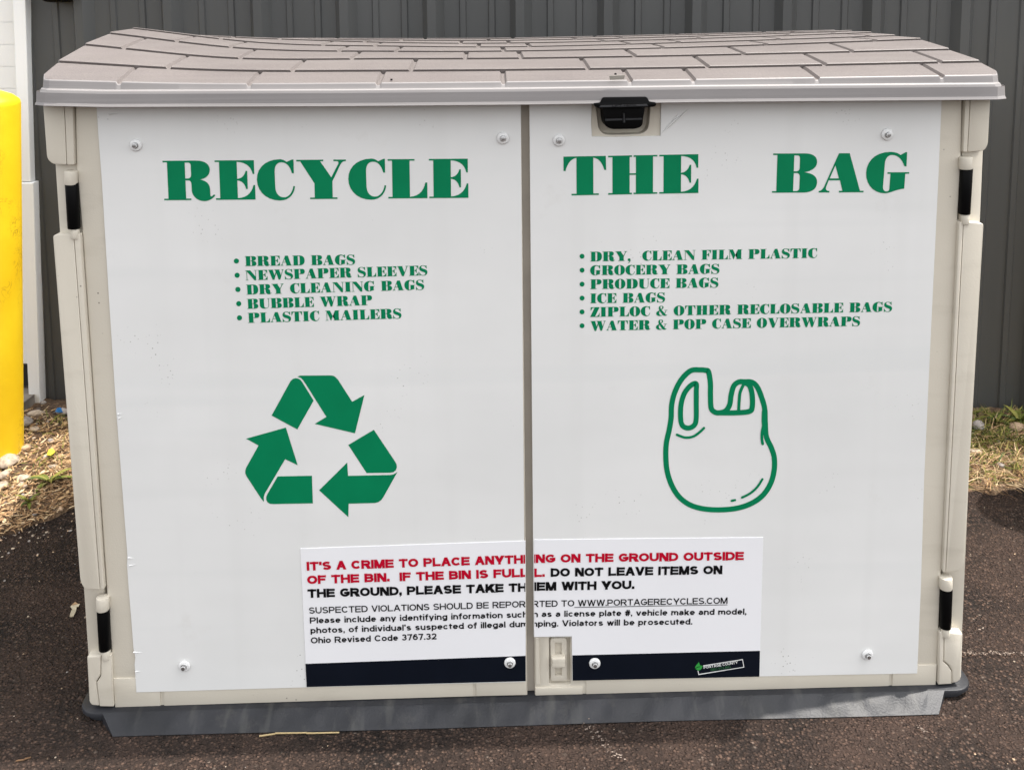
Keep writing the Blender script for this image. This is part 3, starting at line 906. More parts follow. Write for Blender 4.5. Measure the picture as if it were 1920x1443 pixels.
# ------------------------------------------------------------------ lettering
GLYPH = {
 'A': "M49 100 L77 100 L108 4 L117.5 4 L117.5 0 L53 0 L53 4 L62 4 L54.5 31 L25 31 L19 14 C17 7 20 4 28 4 L28 0 L0 0 L0 4 C6 4 10 8 14 16 Z M41 69 L51.5 36 L27.5 36 Z",
 'B': "M0 100 L82 100 C103 100 115 92 115 77 C115 63 100 54 82 52 C103 50 117 42 117 26 C117 9 104 0 82 0 L0 0 L0 4 L11 4 L11 96 L0 96 Z M55 95 L61 95 C68 95 70 92 70 86 L70 64 C70 57 67 54.5 60 54.5 L55 54.5 Z M55 50 L61 50 C69 50 71 46 71 40 L71 13 C71 7 68 4 61 4 L55 4 Z",
 'C': "M95 101 L91 101 L77 95 C73 99 66 102 60 102 C25 102 0 81 0 50 C0 20 24 -3 58 -3 C80 -3 95 12 97 33 L93 34 C90 17 80 5 68 5 C54 5 47 17 46.5 30 L46 70 C46 86 53 94 64 94 C78 94 86 83 90 66 L95 66 Z",
 'D': "M0 100 L72 100 C105 100 124 82 124 50 C124 18 105 0 72 0 L0 0 L0 4 L11 4 L11 96 L0 96 Z M55 95 L60 95 C70 95 74 88 74 78 L74 22 C74 12 70 5 60 5 L55 5 Z",
 'E': "M0 100 L100 100 L100 65 L96 65 C92 85 78 95 56 96 L56 53 C68 54 75 62 78 73 L82 73 L82 27 L78 27 C75 40 68 48 56 49 L56 4 C80 5 92 18 97 37 L101 37 L101 0 L0 0 L0 4 L11 4 L11 96 L0 96 Z",
 'F': "M0 100 L100 100 L100 65 L96 65 C92 85 78 95 56 96 L56 53 C68 54 75 62 78 73 L82 73 L82 27 L78 27 C75 40 68 48 56 49 L56 4 L69 4 L69 0 L0 0 L0 4 L11 4 L11 96 L0 96 Z",
 'G': "M105 102 L101 102 L88 95 C80 101 70 103 60 103 C25 103 0 82 0 50 C0 20 22 -3 52 -3 C66 -3 76 6 102 9 L103 47 L113 47 L113 51 L56 51 L56 47 L64 47 L63 10 C63 4 60 2 55.5 2 C49 2 46 7 46 14 L48 72 C48 87 56 95 66 95 C82 95 92 84 100 66 L105 66 Z",
 'H': "M0 100 L61 100 L61 96 L55 96 L55 54 L71 54 L71 96 L65 96 L65 100 L126 100 L126 96 L115 96 L115 4 L126 4 L126 0 L65 0 L65 4 L71 4 L71 50 L55 50 L55 4 L61 4 L61 0 L0 0 L0 4 L11 4 L11 96 L0 96 Z",
 'I': "M0 100 L67 100 L67 96 L56 96 L56 4 L67 4 L67 0 L0 0 L0 4 L11 4 L11 96 L0 96 Z",
 'L': "M0 100 L69 100 L69 96 L56 96 L56 4 C80 5 92 20 96 40 L101 40 L101 0 L0 0 L0 4 L11 4 L11 96 L0 96 Z",
 'M': "M0 100 L48 100 L75 42 L99 100 L147 100 L147 96 L137 96 L137 4 L147 4 L147 0 L82 0 L82 4 L92 4 L92 84 L57 0 L53 0 L17 82 L17 4 L29 4 L29 0 L0 0 L0 4 L12 4 L12 96 L0 96 Z",
 'N': "M0 100 L52 100 L105 36 L105 96 L93 96 L93 100 L122 100 L122 96 L110 96 L110 -2 L92 -2 L17 88 L17 4 L29 4 L29 0 L0 0 L0 4 L12 4 L12 94 L10 96 L0 96 Z",
 'O': "M56 102 C24 102 0 82 0 50 C0 18 24 -3 56 -3 C88 -3 112 18 112 50 C112 82 88 102 56 102 Z M56 97 C48 97 45 88 45 76 L45 24 C45 11 48 2 56 2 C64 2 67 11 67 24 L67 76 C67 88 64 97 56 97 Z",
 'P': "M0 100 L85 100 C108 100 119 90 119 74 C119 56 106 47 85 47 L56 47 L56 4 L69 4 L69 0 L0 0 L0 4 L11 4 L11 96 L0 96 Z M56 95 L62 95 C69 95 71 93 71 86 L71 62 C71 54 68 51 61 51 L56 51 Z",
 'R': "M0 100 L85 100 C105 100 119 92 119 77 C119 62 106 54 94 52 C108 49 117 42 118 28 L118 14 C118 9 120 8 123 10 L127 14 L131 12 C124 2 113 -3 102 -3 C86 -3 72 8 71 24 L71 38 C71 46 69 50 62 50 L56 50 L56 4 L69 4 L69 0 L0 0 L0 4 L11 4 L11 96 L0 96 Z M56 95 L62 95 C69 95 71 93 71 86 L71 66 C71 58 68 55 61 55 L56 55 Z",
 'S': "M80 101 L76 101 L68 95 C62 100 52 102 42 102 C18 102 2 90 2 70 C2 52 16 44 40 36 C58 30 64 26 64 18 C64 8 54 2 42 2 C24 2 10 14 6 33 L2 33 L2 -2 L6 -2 L14 4 C22 0 32 -3 44 -3 C70 -3 88 10 88 32 C88 50 74 58 50 66 C32 72 24 75 24 83 C24 92 32 97 42 97 C58 97 70 86 75 68 L80 68 Z",
 'T': "M0 100 L108 100 L109 64 L104 64 C100 80 92 94 76 96 L76 4 L90 4 L90 0 L20 0 L20 4 L33 4 L33 96 C18 94 9 80 5 63 L0 63 Z",
 'U': "M0 100 L66 100 L66 96 L56 96 L56 28 C56 12 64 4 77 4 C92 4 101 14 101 30 L101 96 L89 96 L89 100 L118 100 L118 96 L106 96 L106 30 C106 10 90 -3 62 -3 C30 -3 11 10 11 34 L11 96 L0 96 Z",
 'V': "M0 100 L64 100 L64 96 L56 96 L80 36 L101 90 C103 95 101 96 97 96 L90 96 L90 100 L120 100 L120 96 C113 96 110 94 107 88 L71 -2 L51 -2 L10 96 L0 96 Z",
 'W': "M0 100 L60 100 L60 96 L53 96 L70 42 L82 78 L75 96 L67 96 L67 100 L128 100 L128 96 L120 96 L136 42 L152 90 C153 95 151 96 147 96 L142 96 L142 100 L168 100 L168 96 C162 96 160 94 157 88 L127 -2 L110 -2 L88 64 L65 -2 L47 -2 L9 96 L0 96 Z",
 'Y': "M0 100 L69 100 L69 96 L61 96 L88.5 55 L107 89 C109 94 107 96 103 96 L95 96 L95 100 L127 100 L127 96 C120 96 117 94 113 88 L91 45 L91 4 L103 4 L103 0 L33 0 L33 4 L45 4 L45 40 L10 96 L0 96 Z",
 'Z': "M5 100 L98 100 L52 5 C78 5 90 18 94 40 L98 40 L97 0 L0 0 L46 95 C24 95 14 84 9 64 L5 64 Z",
 ',': "M14 26 C24 26 30 20 30 10 C30 -6 20 -18 6 -24 L4 -20 C14 -14 19 -8 19 -1 C17 -2 15 -2 14 -2 C5 -2 0 4 0 12 C0 20 6 26 14 26 Z",
 '&': "M26 84 C26 96 38 103 52 103 C66 103 76 96 76 86 C76 75 66 68 55 63 L86 26 C93 34 97 44 98 54 L84 54 L84 58 L118 58 L118 54 L104 54 C102 42 98 30 91 21 L96 15 C102 8 108 6 112 10 L115 7 C109 0 101 -3 92 -3 C82 -3 75 0 70 6 C61 0 50 -3 38 -3 C14 -3 0 8 0 24 C0 38 12 48 32 54 C27 64 26 74 26 84 Z M51 68 C60 72 63 79 63 86 C63 94 59 99 53 99 C47 99 44 95 44 89 C44 82 47 75 51 68 Z M34 50 C32 44 32 36 32 29 C32 13 42 5 54 5 C59 5 63 7 66 10 Z",
}
ADV = {'A': 117, 'B': 117, 'C': 97, 'D': 124, 'E': 101, 'F': 100, 'G': 113, 'H': 126, 'I': 67, 'L': 101, 'M': 147, 'N': 122, 'O': 112, 'P': 119, 'R': 127, 'S': 88, 'T': 109, 'U': 118, 'V': 120, 'W': 168, 'Y': 127, 'Z': 98, ',': 32, '&': 118}
def parse(path, seg=7):
    tok = path.split(); loops = []; cur = []; i = 0
    def num(k): return float(tok[k])
    while i < len(tok):
        t = tok[i]
        if t[0] in 'ML':
            p = (float(t[1:]), num(i + 1)); i += 2
            if t[0] == 'M': cur = [p]
            else: cur.append(p)
        elif t[0] == 'C':
            p0 = cur[-1]; c = [float(t[1:])] + [num(i + k) for k in range(1, 6)]; i += 6
            for k in range(1, seg + 1):
                u = k / seg; v = 1 - u
                cur.append((v ** 3 * p0[0] + 3 * v * v * u * c[0] + 3 * v * u * u * c[2] + u ** 3 * c[4],
                            v ** 3 * p0[1] + 3 * v * v * u * c[1] + 3 * v * u * u * c[3] + u ** 3 * c[5]))
        elif t == 'Z':
            if abs(cur[0][0] - cur[-1][0]) + abs(cur[0][1] - cur[-1][1]) < 1e-6: cur.pop()
            loops.append(cur); i += 1
    return loops
GCACHE = {}
def glyph(ch):
    if ch not in GCACHE:
        loops = parse(GLYPH[ch])
        flat = [Vector((x, y, 0)) for lp in loops for x, y in lp]
        tri = tessellate_polygon([[Vector((x, y, 0)) for x, y in lp] for lp in loops])
        GCACHE[ch] = ([(v.x / 100, v.y / 100) for v in flat], tri)
    return GCACHE[ch]
class Flat:
    """letters and marks collected on one upright plane"""
    def __init__(s, Y): s.Y = Y; s.V = []; s.F = []; s.M = []; s.layer = 0
    def poly2(s, pts, tris, fn, mat=0, dy=0.0):
        k = len(s.V)
        for p in pts:
            x, z = fn(p); s.V.append((x, s.Y - dy, z))
        for t in tris:
            a, b_, c = (Vector((s.V[k + i][0], s.V[k + i][2], 0)) for i in t)
            if (b_ - a).cross(c - a).z < 0: t = (t[0], t[2], t[1])
            s.F.append((k + t[0], k + t[1], k + t[2])); s.M.append(mat)
    def px_poly(s, loops, mat=0, dy=0.0):
        flat = [p for lp in loops for p in lp]
        L = [[Vector((P(a, b_, s.Y)[0], P(a, b_, s.Y)[2], 0)) for a, b_ in lp] for lp in loops]
        s.poly2([(v.x, v.y) for lp in L for v in lp], tessellate_polygon(L), lambda p: p, mat, dy)
    def fat_text(s, text, p0, p1, cap_px, space=5, word=52):
        x = 0; items = []
        for ch in text:
            if ch == ' ': x += word; continue
            items.append((ch, x)); x += ADV[ch] + space
        W = (x - space) / 100
        A = np.array(P(*p0, s.Y))[[0, 2]]; B = np.array(P(*p1, s.Y))[[0, 2]]
        U = (B - A) / W; up = np.array([-(B - A)[1], (B - A)[0]]); up /= np.linalg.norm(up)
        H = np.array(P(p0[0], p0[1] - cap_px, s.Y))[2] - A[1]
        for ch, xo in items:
            pts, tri = glyph(ch)
            s.poly2(pts, tri, lambda p, xo=xo: tuple(A + U * (p[0] + xo / 100) + up * H * p[1]))
    def disc(s, px, py, r_px, n=20, mat=0):
        s.px_poly([[(px + r_px * math.cos(2 * math.pi * k / n), py + r_px * math.sin(2 * math.pi * k / n)) for k in range(n)]], mat)
    def ribbon(s, pts, w, closed=False, mat=0, n=8, wfun=None):
        """stroke of varying width through surveyed points"""
        s.layer += 1
        Q = [np.array(p, float) for p in pts]; m = len(Q); C = []
        cnt = m if closed else m - 1
        for i in range(cnt):
            if closed: a, b_, c, d = Q[i - 1], Q[i], Q[(i + 1) % m], Q[(i + 2) % m]
            else: a, b_, c, d = Q[max(0, i - 1)], Q[i], Q[i + 1], Q[min(m - 1, i + 2)]
            for k in range(n):
                t = k / n
                C.append(.5 * ((2 * b_) + (c - a) * t + (2 * a - 5 * b_ + 4 * c - d) * t * t + (-a + 3 * b_ - 3 * c + d) * t ** 3))
        if not closed: C.append(Q[-1])
        N = len(C); L = []; R = []
        for i in range(N):
            if closed: d = C[(i + 1) % N] - C[i - 1]
            else: d = C[min(N - 1, i + 1)] - C[max(0, i - 1)]
            l = np.linalg.norm(d); d = d / l if l > 0 else np.array([1, 0])
            nn = np.array([-d[1], d[0]]) * (w / 2 if wfun is None else wfun(i / max(1, N - 1)) / 2)
            L.append(C[i] + nn); R.append(C[i] - nn)
        k = len(s.V); dy = s.layer * .00004
        for p in L + R:
            q = P(p[0], p[1], s.Y); s.V.append((q[0], s.Y - dy, q[2]))
        for i in range(N if closed else N - 1):
            j = (i + 1) % N
            s.F.append((k + i, k + j, k + N + j, k + N + i)); s.M.append(mat)
        if not closed:
            for e, (ii, sgn) in enumerate(((0, 1), (N - 1, -1))):
                c = (L[ii] + R[ii]) / 2; v = L[ii] - c; vv = R[ii] - c
                pv = np.array([-v[1], v[0]]) * (1 if ii == 0 else -1)
                tip = []
                for q in range(7):
                    a = math.pi * q / 6
                    tip.append(c + v * math.cos(a) + pv * math.sin(a))
                k2 = len(s.V)
                for p in tip:
                    g = P(p[0], p[1], s.Y); s.V.append((g[0], s.Y - dy, g[2]))
                s.F.append(tuple(range(k2, k2 + 7))); s.M.append(mat)
    def build(s, name, mats, parent):
        return part_m(name, s.V, s.F, mats, parent, s.M)

YL = -.0036
f = Flat(YL); f.fat_text("RECYCLE", (308, 375.6), (878.3, 371), 74)
f.build("title_lettering", M_green, door_l)
f = Flat(YL); f.fat_text("THE", (1057, 366.8), (1309.5, 361.9), 73)
f.build("title_lettering", M_green, door_r)
f = Flat(YL); f.fat_text("BAG", (1447.5, 361.5), (1703, 360.2), 73.5)
f.build("title_lettering", M_green, door_r)
f = Flat(YL)
for t, a, c in (("BREAD BAGS", (459.5, 499), (666, 496)), ("NEWSPAPER SLEEVES", (460.7, 525.6), (801.7, 516)),
                ("DRY CLEANING BAGS", (462.2, 552.3), (795.6, 543)), ("BUBBLE WRAP", (463.6, 579), (698, 571.8)),
                ("PLASTIC MAILERS", (465.2, 605.2), (753, 596.8))):
    f.fat_text(t, a, c, 18.6, 6, 58)
for x, y in ((443.2, 489.3), (444.6, 516), (446, 542.6), (447.6, 569.2), (449, 595.8)): f.disc(x, y, 4.8)
f.build("list_lettering", M_green, door_l)
f = Flat(YL)
for t, a, c in (("DRY,  CLEAN FILM PLASTIC", (1106.6, 490.2), (1532, 483.4)), ("GROCERY BAGS", (1106.4, 516), (1349, 513)),
                ("PRODUCE BAGS", (1106.6, 542), (1347, 538.8)), ("ICE BAGS", (1106.6, 568.4), (1247, 566.6)),
                ("ZIPLOC & OTHER RECLOSABLE BAGS", (1106.6, 594.2), (1672.5, 584)), ("WATER & POP CASE OVERWRAPS", (1106.6, 620), (1612.5, 611))):
    f.fat_text(t, a, c, 18.2, 6, 58)
for y in (480.4, 506.5, 532.7, 558.8, 584.6, 610.6): f.disc(1091.4, y, 4.6)
f.build("list_lettering", M_green, door_r)

# recycling arrows
def zc(pts, s, ox, oy): return [(ox + a / s, oy + b_ / s) for a, b_ in pts]
f = Flat(YL); S = 4.81
for pts in ([(333, 475), (492, 186), (506, 162), (524, 146), (548, 138), (572, 141), (594, 154), (612, 178), (712, 340), (565, 600)],
            [(566, 124), (590, 115), (862, 113), (888, 116), (912, 130), (934, 155), (1060, 351), (1170, 290), (1085, 635), (722, 550), (827, 487), (640, 190), (618, 158), (596, 136)],
            [(462, 583), (568, 922), (455, 868), (272, 1178), (262, 1208), (264, 1252), (240, 1225), (107, 1022), (96, 998), (95, 972), (104, 944), (215, 745), (103, 683)],
            [(388, 1023), (697, 1017), (705, 1266), (345, 1273), (318, 1270), (296, 1256), (285, 1234), (284, 1210), (296, 1180)],
            [(762, 1148), (1015, 898), (1022, 1018), (1400, 1010), (1434, 1004), (1468, 983), (1340, 1212), (1322, 1236), (1298, 1254), (1265, 1263), (1028, 1269), (1025, 1390)],
            [(1025, 740), (1255, 603), (1446, 888), (1460, 915), (1463, 943), (1452, 970), (1430, 985), (1400, 990), (1190, 993)]):
    f.px_poly([zc(pts, S, 440, 680)])
f.build("recycling_symbol", M_green, door_l)

# carrier bag drawing
f = Flat(YL); S = 4.654
def zb(pts): return zc(pts, S, 1220, 670)
w = 46 / S
f.ribbon(zb([(430, 108), (350, 115), (270, 190), (212, 300), (184, 410), (178, 530), (160, 640), (138, 740), (132, 850), (142, 980), (178, 1100), (240, 1205), (330, 1278), (440, 1315), (580, 1328), (740, 1316), (870, 1276), (975, 1205), (1046, 1100), (1078, 980), (1078, 870), (1052, 785), (1010, 690), (1000, 560), (994, 440), (962, 330), (925, 250), (880, 215), (820, 212), (768, 214), (725, 250), (702, 330), (690, 410), (655, 465), (600, 482), (560, 476), (528, 440), (522, 330), (521, 220), (505, 125), (480, 112)]), w, True)
f.ribbon(zb([(396, 228), (345, 248), (292, 318), (264, 420), (262, 535), (280, 596), (330, 615), (380, 590), (397, 535), (398, 400), (398, 300)]), w * .96, True)
f.ribbon(zb([(600, 482), (740, 482), (860, 470), (886, 430), (886, 330), (866, 250), (830, 222)]), w)
f.ribbon(zb([(815, 228), (782, 300), (772, 380), (768, 470)]), 27 / S)
f.ribbon(zb([(992, 560), (974, 640), (970, 700), (977, 752)]), 25 / S)
f.ribbon(zb([(992, 470), (990, 560), (1000, 640)]), 44 / S)
f.ribbon(zb([(230, 673), (300, 697), (370, 688), (425, 652), (465, 614)]), 22 / S)
f.ribbon(zb([(797, 1220), (870, 1182), (930, 1128), (975, 1060)]), 20 / S)
f.ribbon(zb([(707, 1248), (736, 1242)]), 20 / S)
f.build("bag_symbol", M_green, door_r)

# warning notice in two halves
YS = -.0040
def notice(white, band, parent):
    b = bmesh.new()
    px_prism(b, [white], YS, .0008, .0002, 1)
    px_prism(b, [band], YS - .0002, .0006, .0001, 1, 1)
    return part("warning_notice", b, [M_signwhite, M_navy], False, parent)
notice([(563, 1028), (700, 1023.2), (985.3, 1013.5), (985.8, 1276), (575, 1287)], [(572.6, 1243.5), (985.6, 1228.5), (985.9, 1276.3), (574.8, 1287.3)], door_l)
notice([(1001.5, 1011.5), (1210, 1009), (1431, 1007), (1424, 1267.5), (1073.5, 1275), (1072, 1191.5), (1002, 1193.5)], [(1073, 1227.6), (1425.2, 1219), (1424, 1267.8), (1073.6, 1275.4)], door_r)

def arc(cx, cy, rx, ry, a0, a1, n=10):
    return [(cx + rx * math.cos(math.radians(a0 + (a1 - a0) * k / n)), cy + ry * math.sin(math.radians(a0 + (a1 - a0) * k / n))) for k in range(n + 1)]
# stroke skeletons: x runs 0..1 over the glyph width, y 0..1 over cap height (capitals, digits) or x-height (small letters; 2 = ascender, -1 = descender)
O_ = arc(.5, .5, .5, .5, 90, 450, 22)
SANS = {
 'A': (.92, [[(0, 0), (.5, 1)], [(.5, 1), (1, 0)], [(.2, .30), (.8, .30)]]),
 'B': (.82, [[(0, 0), (0, 1)], [(0, 1), (.58, 1)] + arc(.62, .76, .32, .24, 90, -90) + [(0, .52)], [(.6, .52)] + arc(.64, .26, .36, .26, 90, -90) + [(0, 0)]]),
 'C': (.88, [arc(.52, .5, .52, .5, 38, 322, 18)]),
 'D': (.85, [[(0, 0), (0, 1)], [(0, 1), (.45, 1)] + arc(.48, .5, .52, .5, 90, -90, 14) + [(0, 0)]]),
 'E': (.75, [[(0, 0), (0, 1)], [(0, 1), (1, 1)], [(0, .52), (.93, .52)], [(0, 0), (1, 0)]]),
 'F': (.70, [[(0, 0), (0, 1)], [(0, 1), (1, 1)], [(0, .50), (.88, .50)]]),
 'G': (.92, [arc(.52, .5, .52, .5, 40, 318, 18) + [(1, .22), (1, .44)], [(.58, .44), (1, .44)]]),
 'H': (.84, [[(0, 0), (0, 1)], [(1, 0), (1, 1)], [(0, .52), (1, .52)]]),
 'I': (0, [[(0, 0), (0, 1)]]),
 'K': (.88, [[(0, 0), (0, 1)], [(0, .33), (.95, 1)], [(.36, .58), (1, 0)]]),
 'L': (.70, [[(0, 0), (0, 1)], [(0, 0), (1, 0)]]),
 'M': (1.02, [[(0, 0), (0, 1)], [(1, 0), (1, 1)], [(.04, 1), (.5, 0)], [(.5, 0), (.96, 1)]]),
 'N': (.84, [[(0, 0), (0, 1)], [(1, 0), (1, 1)], [(.02, 1), (.98, 0)]]),
 'O': (.95, [O_]),
 'P': (.78, [[(0, 0), (0, 1)], [(0, 1), (.6, 1)] + arc(.64, .71, .36, .29, 90, -90) + [(0, .42)]]),
 'R': (.86, [[(0, 0), (0, 1)], [(0, 1), (.58, 1)] + arc(.62, .73, .33, .27, 90, -90) + [(0, .46)], [(.48, .46), (1, 0)]]),
 'S': (.80, [arc(.5, .755, .46, .245, 25, 180, 9) + [(.05, .70), (.12, .60), (.3, .535), (.55, .49), (.82, .43), (.97, .33)] + arc(.5, .265, .5, .265, 0, -158, 10)]),
 'T': (.80, [[(.5, 0), (.5, 1)], [(0, 1), (1, 1)]]),
 'U': (.84, [[(0, 1), (0, .4)] + arc(.5, .38, .5, .38, 180, 360, 12) + [(1, 1)]]),
 'V': (.88, [[(0, 1), (.5, 0)], [(.5, 0), (1, 1)]]),
 'W': (1.30, [[(0, 1), (.25, 0)], [(.25, 0), (.5, 1)], [(.5, 1), (.75, 0)], [(.75, 0), (1, 1)]]),
 'Y': (.88, [[(0, 1), (.5, .42)], [(.5, .42), (1, 1)], [(.5, 0), (.5, .44)]]),
 '2': (.62, [arc(.5, .72, .5, .28, 170, -20, 10) + [(.78, .42), (.3, .16), (.02, 0)], [(0, 0), (1, 0)]]),
 '3': (.62, [arc(.48, .76, .46, .24, 160, -90, 10), arc(.48, .26, .52, .26, 90, -160, 11)]),
 '6': (.62, [arc(.5, .74, .46, .26, 30, 100, 4) + [(.2, .86), (.04, .6), (0, .34)], arc(.5, .32, .5, .32, 180, 540, 18)]),
 '7': (.60, [[(0, 1), (1, 1)], [(1, 1), (.34, 0)]]),
 '#': (.64, [[(.14, 0), (.38, 1)], [(.62, 0), (.86, 1)], [(0, .68), (1, .68)], [(0, .32), (1, .32)]]),
 '.': (0, [[(0, 0), (0, .001)]]),
 ',': (0, [[(0, 0), (0, .001)], [(.0, .0), (-.06, -.9)]]),
 "'": (0, [[(0, 1.62), (0, 2)]]),
 'a': (.58, [arc(.48, .62, .46, .38, 150, 20, 8) + [(.94, .6), (.94, .3), (1, 0)], [(.92, .56), (.5, .53)] + arc(.38, .27, .38, .27, 90, 290, 10) + [(.8, .12), (.94, .34)]]),
 'b': (.62, [[(0, 0), (0, 2)], arc(.5, .5, .5, .5, 180, 540, 18)]),
 'c': (.60, [arc(.52, .5, .52, .5, 40, 320, 14)]),
 'd': (.62, [[(1, 0), (1, 2)], arc(.5, .5, .5, .5, 0, 360, 18)]),
 'e': (.62, [[(.03, .5), (.98, .5)] , arc(.5, .5, .5, .5, 0, 318, 16)]),
 'f': (.32, [[(.42, 0), (.42, 1.5)] + arc(.86, 1.55, .44, .45, 180, 90, 6) + [(1.0, 2.0)], [(0, 1), (.95, 1)]]),
 'g': (.62, [arc(.5, .5, .5, .5, 0, 360, 18), [(1, 1), (1, -.4)] + arc(.5, -.45, .5, .55, 0, -155, 10)]),
 'h': (.58, [[(0, 0), (0, 2)], [(0, .55)] + arc(.5, .6, .5, .4, 170, 0, 9) + [(1, 0)]]),
 'i': (0, [[(0, 0), (0, 1)], [(0, 2), (0, 2.001)]]),
 'k': (.58, [[(0, 0), (0, 2)], [(.02, .30), (.92, 1)], [(.36, .6), (1, 0)]]),
 'l': (0, [[(0, 0), (0, 2)]]),
 'm': (.98, [[(0, 0), (0, 1)], [(0, .55)] + arc(.26, .62, .25, .38, 170, 0, 8) + [(.5, 0)], [(.5, .55)] + arc(.76, .62, .24, .38, 170, 0, 8) + [(1, 0)]]),
 'n': (.58, [[(0, 0), (0, 1)], [(0, .55)] + arc(.5, .6, .5, .4, 170, 0, 9) + [(1, 0)]]),
 'o': (.64, [O_]),
 'p': (.62, [[(0, -1), (0, 1)], arc(.5, .5, .5, .5, 180, 540, 18)]),
 'r': (.34, [[(0, 0), (0, 1)], [(0, .5)] + arc(.7, .45, .7, .53, 165, 75, 7)]),
 's': (.56, [arc(.5, .745, .45, .255, 25, 190, 8) + [(.2, .58), (.5, .5), (.82, .42), (.95, .32)] + arc(.5, .255, .47, .255, 0, -160, 9)]),
 't': (.32, [[(.42, 1.6), (.42, .25)] + arc(.85, .25, .43, .25, 180, 275, 5), [(0, 1), (1, 1)]]),
 'u': (.58, [[(0, 1), (0, .42)] + arc(.5, .4, .5, .4, 180, 350, 9) + [(1, .5)], [(1, 0), (1, 1)]]),
 'v': (.62, [[(0, 1), (.5, 0)], [(.5, 0), (1, 1)]]),
 'w': (.94, [[(0, 1), (.25, 0)], [(.25, 0), (.5, 1)], [(.5, 1), (.75, 0)], [(.75, 0), (1, 1)]]),
 'y': (.62, [[(0, 1), (.5, 0)], [(.2, -1), (.34, -.95), (.44, -.3)], [(.40, -.5), (1, 1)]]),
}
XH = .735
def font_mesh(text, w, sp):
    """letters drawn as strokes of weight w (cap height 1)"""
    VV, FF = [], []; x = 0.0; lay = [0]
    def quad(pts):
        k = len(VV); lay[0] += 1
        VV.extend([(p[0], p[1], lay[0]) for p in pts]); FF.append(tuple(range(k, k + len(pts))))
    for ch in text:
        if ch == ' ': x += (.56 if w > .25 else .46) * sp; continue
        gw, strokes = SANS[ch]
        low = ch.islower() or ch in "'"
        lowish = low or ch in ",."
        def my(y):
            wv = w * (.80 if w > .25 else .94)
            if not lowish: return wv / 2 + y * (1 - wv)
            if 0 <= y <= 1: return w / 2 + y * (XH - w)
            if y > 1: return XH - w / 2 + (y - 1) * (1 - XH)
            return w / 2 + y * .22
        span = gw * (.80 + .55 * w)
        def mp(p): return (x + w / 2 + p[0] * (span if gw else 1.0), my(p[1]))
        lay[0] = 0
        for st in strokes:
            q = [mp(p) for p in st]
            if ch == ',' and len(q) == 2 and st[1][1] < -.5:
                quad([(q[0][0] - w * .1, 0), (q[0][0] + w / 2, 0), (q[0][0] - w * .1, -.17), (q[0][0] - w * .4, -.17)]); continue
            if len(q) == 2:
                (ax, ay), (bx_, by) = q
                if ch == 'i' and st[0][1] == 2:
                    quad([(ax - w / 2, .86), (ax + w / 2, .86), (ax + w / 2, 1.02), (ax - w / 2, 1.02)]); continue
                if abs(ax - bx_) < 1e-6 or abs(ay - by) < 1e-6:          # upright or level: square ends
                    x0, x1 = min(ax, bx_), max(ax, bx_); y0, y1 = min(ay, by), max(ay, by)
                    hz = w / 2 * ((.80 if w > .25 else .92) if abs(ay - by) < 1e-6 else 1)
                    hx = w / 2
                    quad([(x0 - hx, y0 - hz), (x1 + hx, y0 - hz), (x1 + hx, y1 + hz), (x0 - hx, y1 + hz)])
                else:                                                    # slanted: level cut ends
                    if ay > by: ax, ay, bx_, by = bx_, by, ax, ay
                    L = math.hypot(bx_ - ax, by - ay); hx = w / 2 * L / (by - ay) * .98
                    hx = min(hx, w * .95); t = (w / 2) * (bx_ - ax) / (by - ay) * 0.0
                    quad([(ax - hx - t, ay - w / 2), (ax + hx - t, ay - w / 2), (bx_ + hx, by + w / 2), (bx_ - hx, by + w / 2)])
                continue
            n = len(q); closed = math.hypot(q[0][0] - q[-1][0], q[0][1] - q[-1][1]) < 1e-5
            if closed: q = q[:-1]; n -= 1
            else:
                for e_, i_ in ((0, 1), (n - 1, n - 2)):                  # extend level or upright ends
                    dx, dy = q[e_][0] - q[i_][0], q[e_][1] - q[i_][1]
                    if abs(dx) < 1e-6 or abs(dy) < 1e-6:
                        l = math.hypot(dx, dy) or 1
                        q[e_] = (q[e_][0] + dx / l * w / 2, q[e_][1] + dy / l * w / 2)
            k = len(VV); lay[0] += 1
            for i in range(n):
                a = q[(i - 1) % n] if (closed or i > 0) else q[0]; c = q[(i + 1) % n] if (closed or i < n - 1) else q[-1]
                dx, dy = c[0] - a[0], c[1] - a[1]; l = math.hypot(dx, dy) or 1
                nx_, ny_ = -dy / l, dx / l
                hw_ = w / 2 * ((.80 if w > .25 else .92) + (.20 if w > .25 else .08) * abs(nx_))
                VV.append((q[i][0] + nx_ * hw_, q[i][1] + ny_ * hw_, lay[0])); VV.append((q[i][0] - nx_ * hw_, q[i][1] - ny_ * hw_, lay[0]))
            for i in range(n if closed else n - 1):
                j = (i + 1) % n
                FF.append((k + 2 * i, k + 2 * i + 1, k + 2 * j + 1, k + 2 * j))
        x += (span if gw else 0) + w + (.062 if w > .25 else .100) * sp
    return VV, FF
CAPH = 1.0
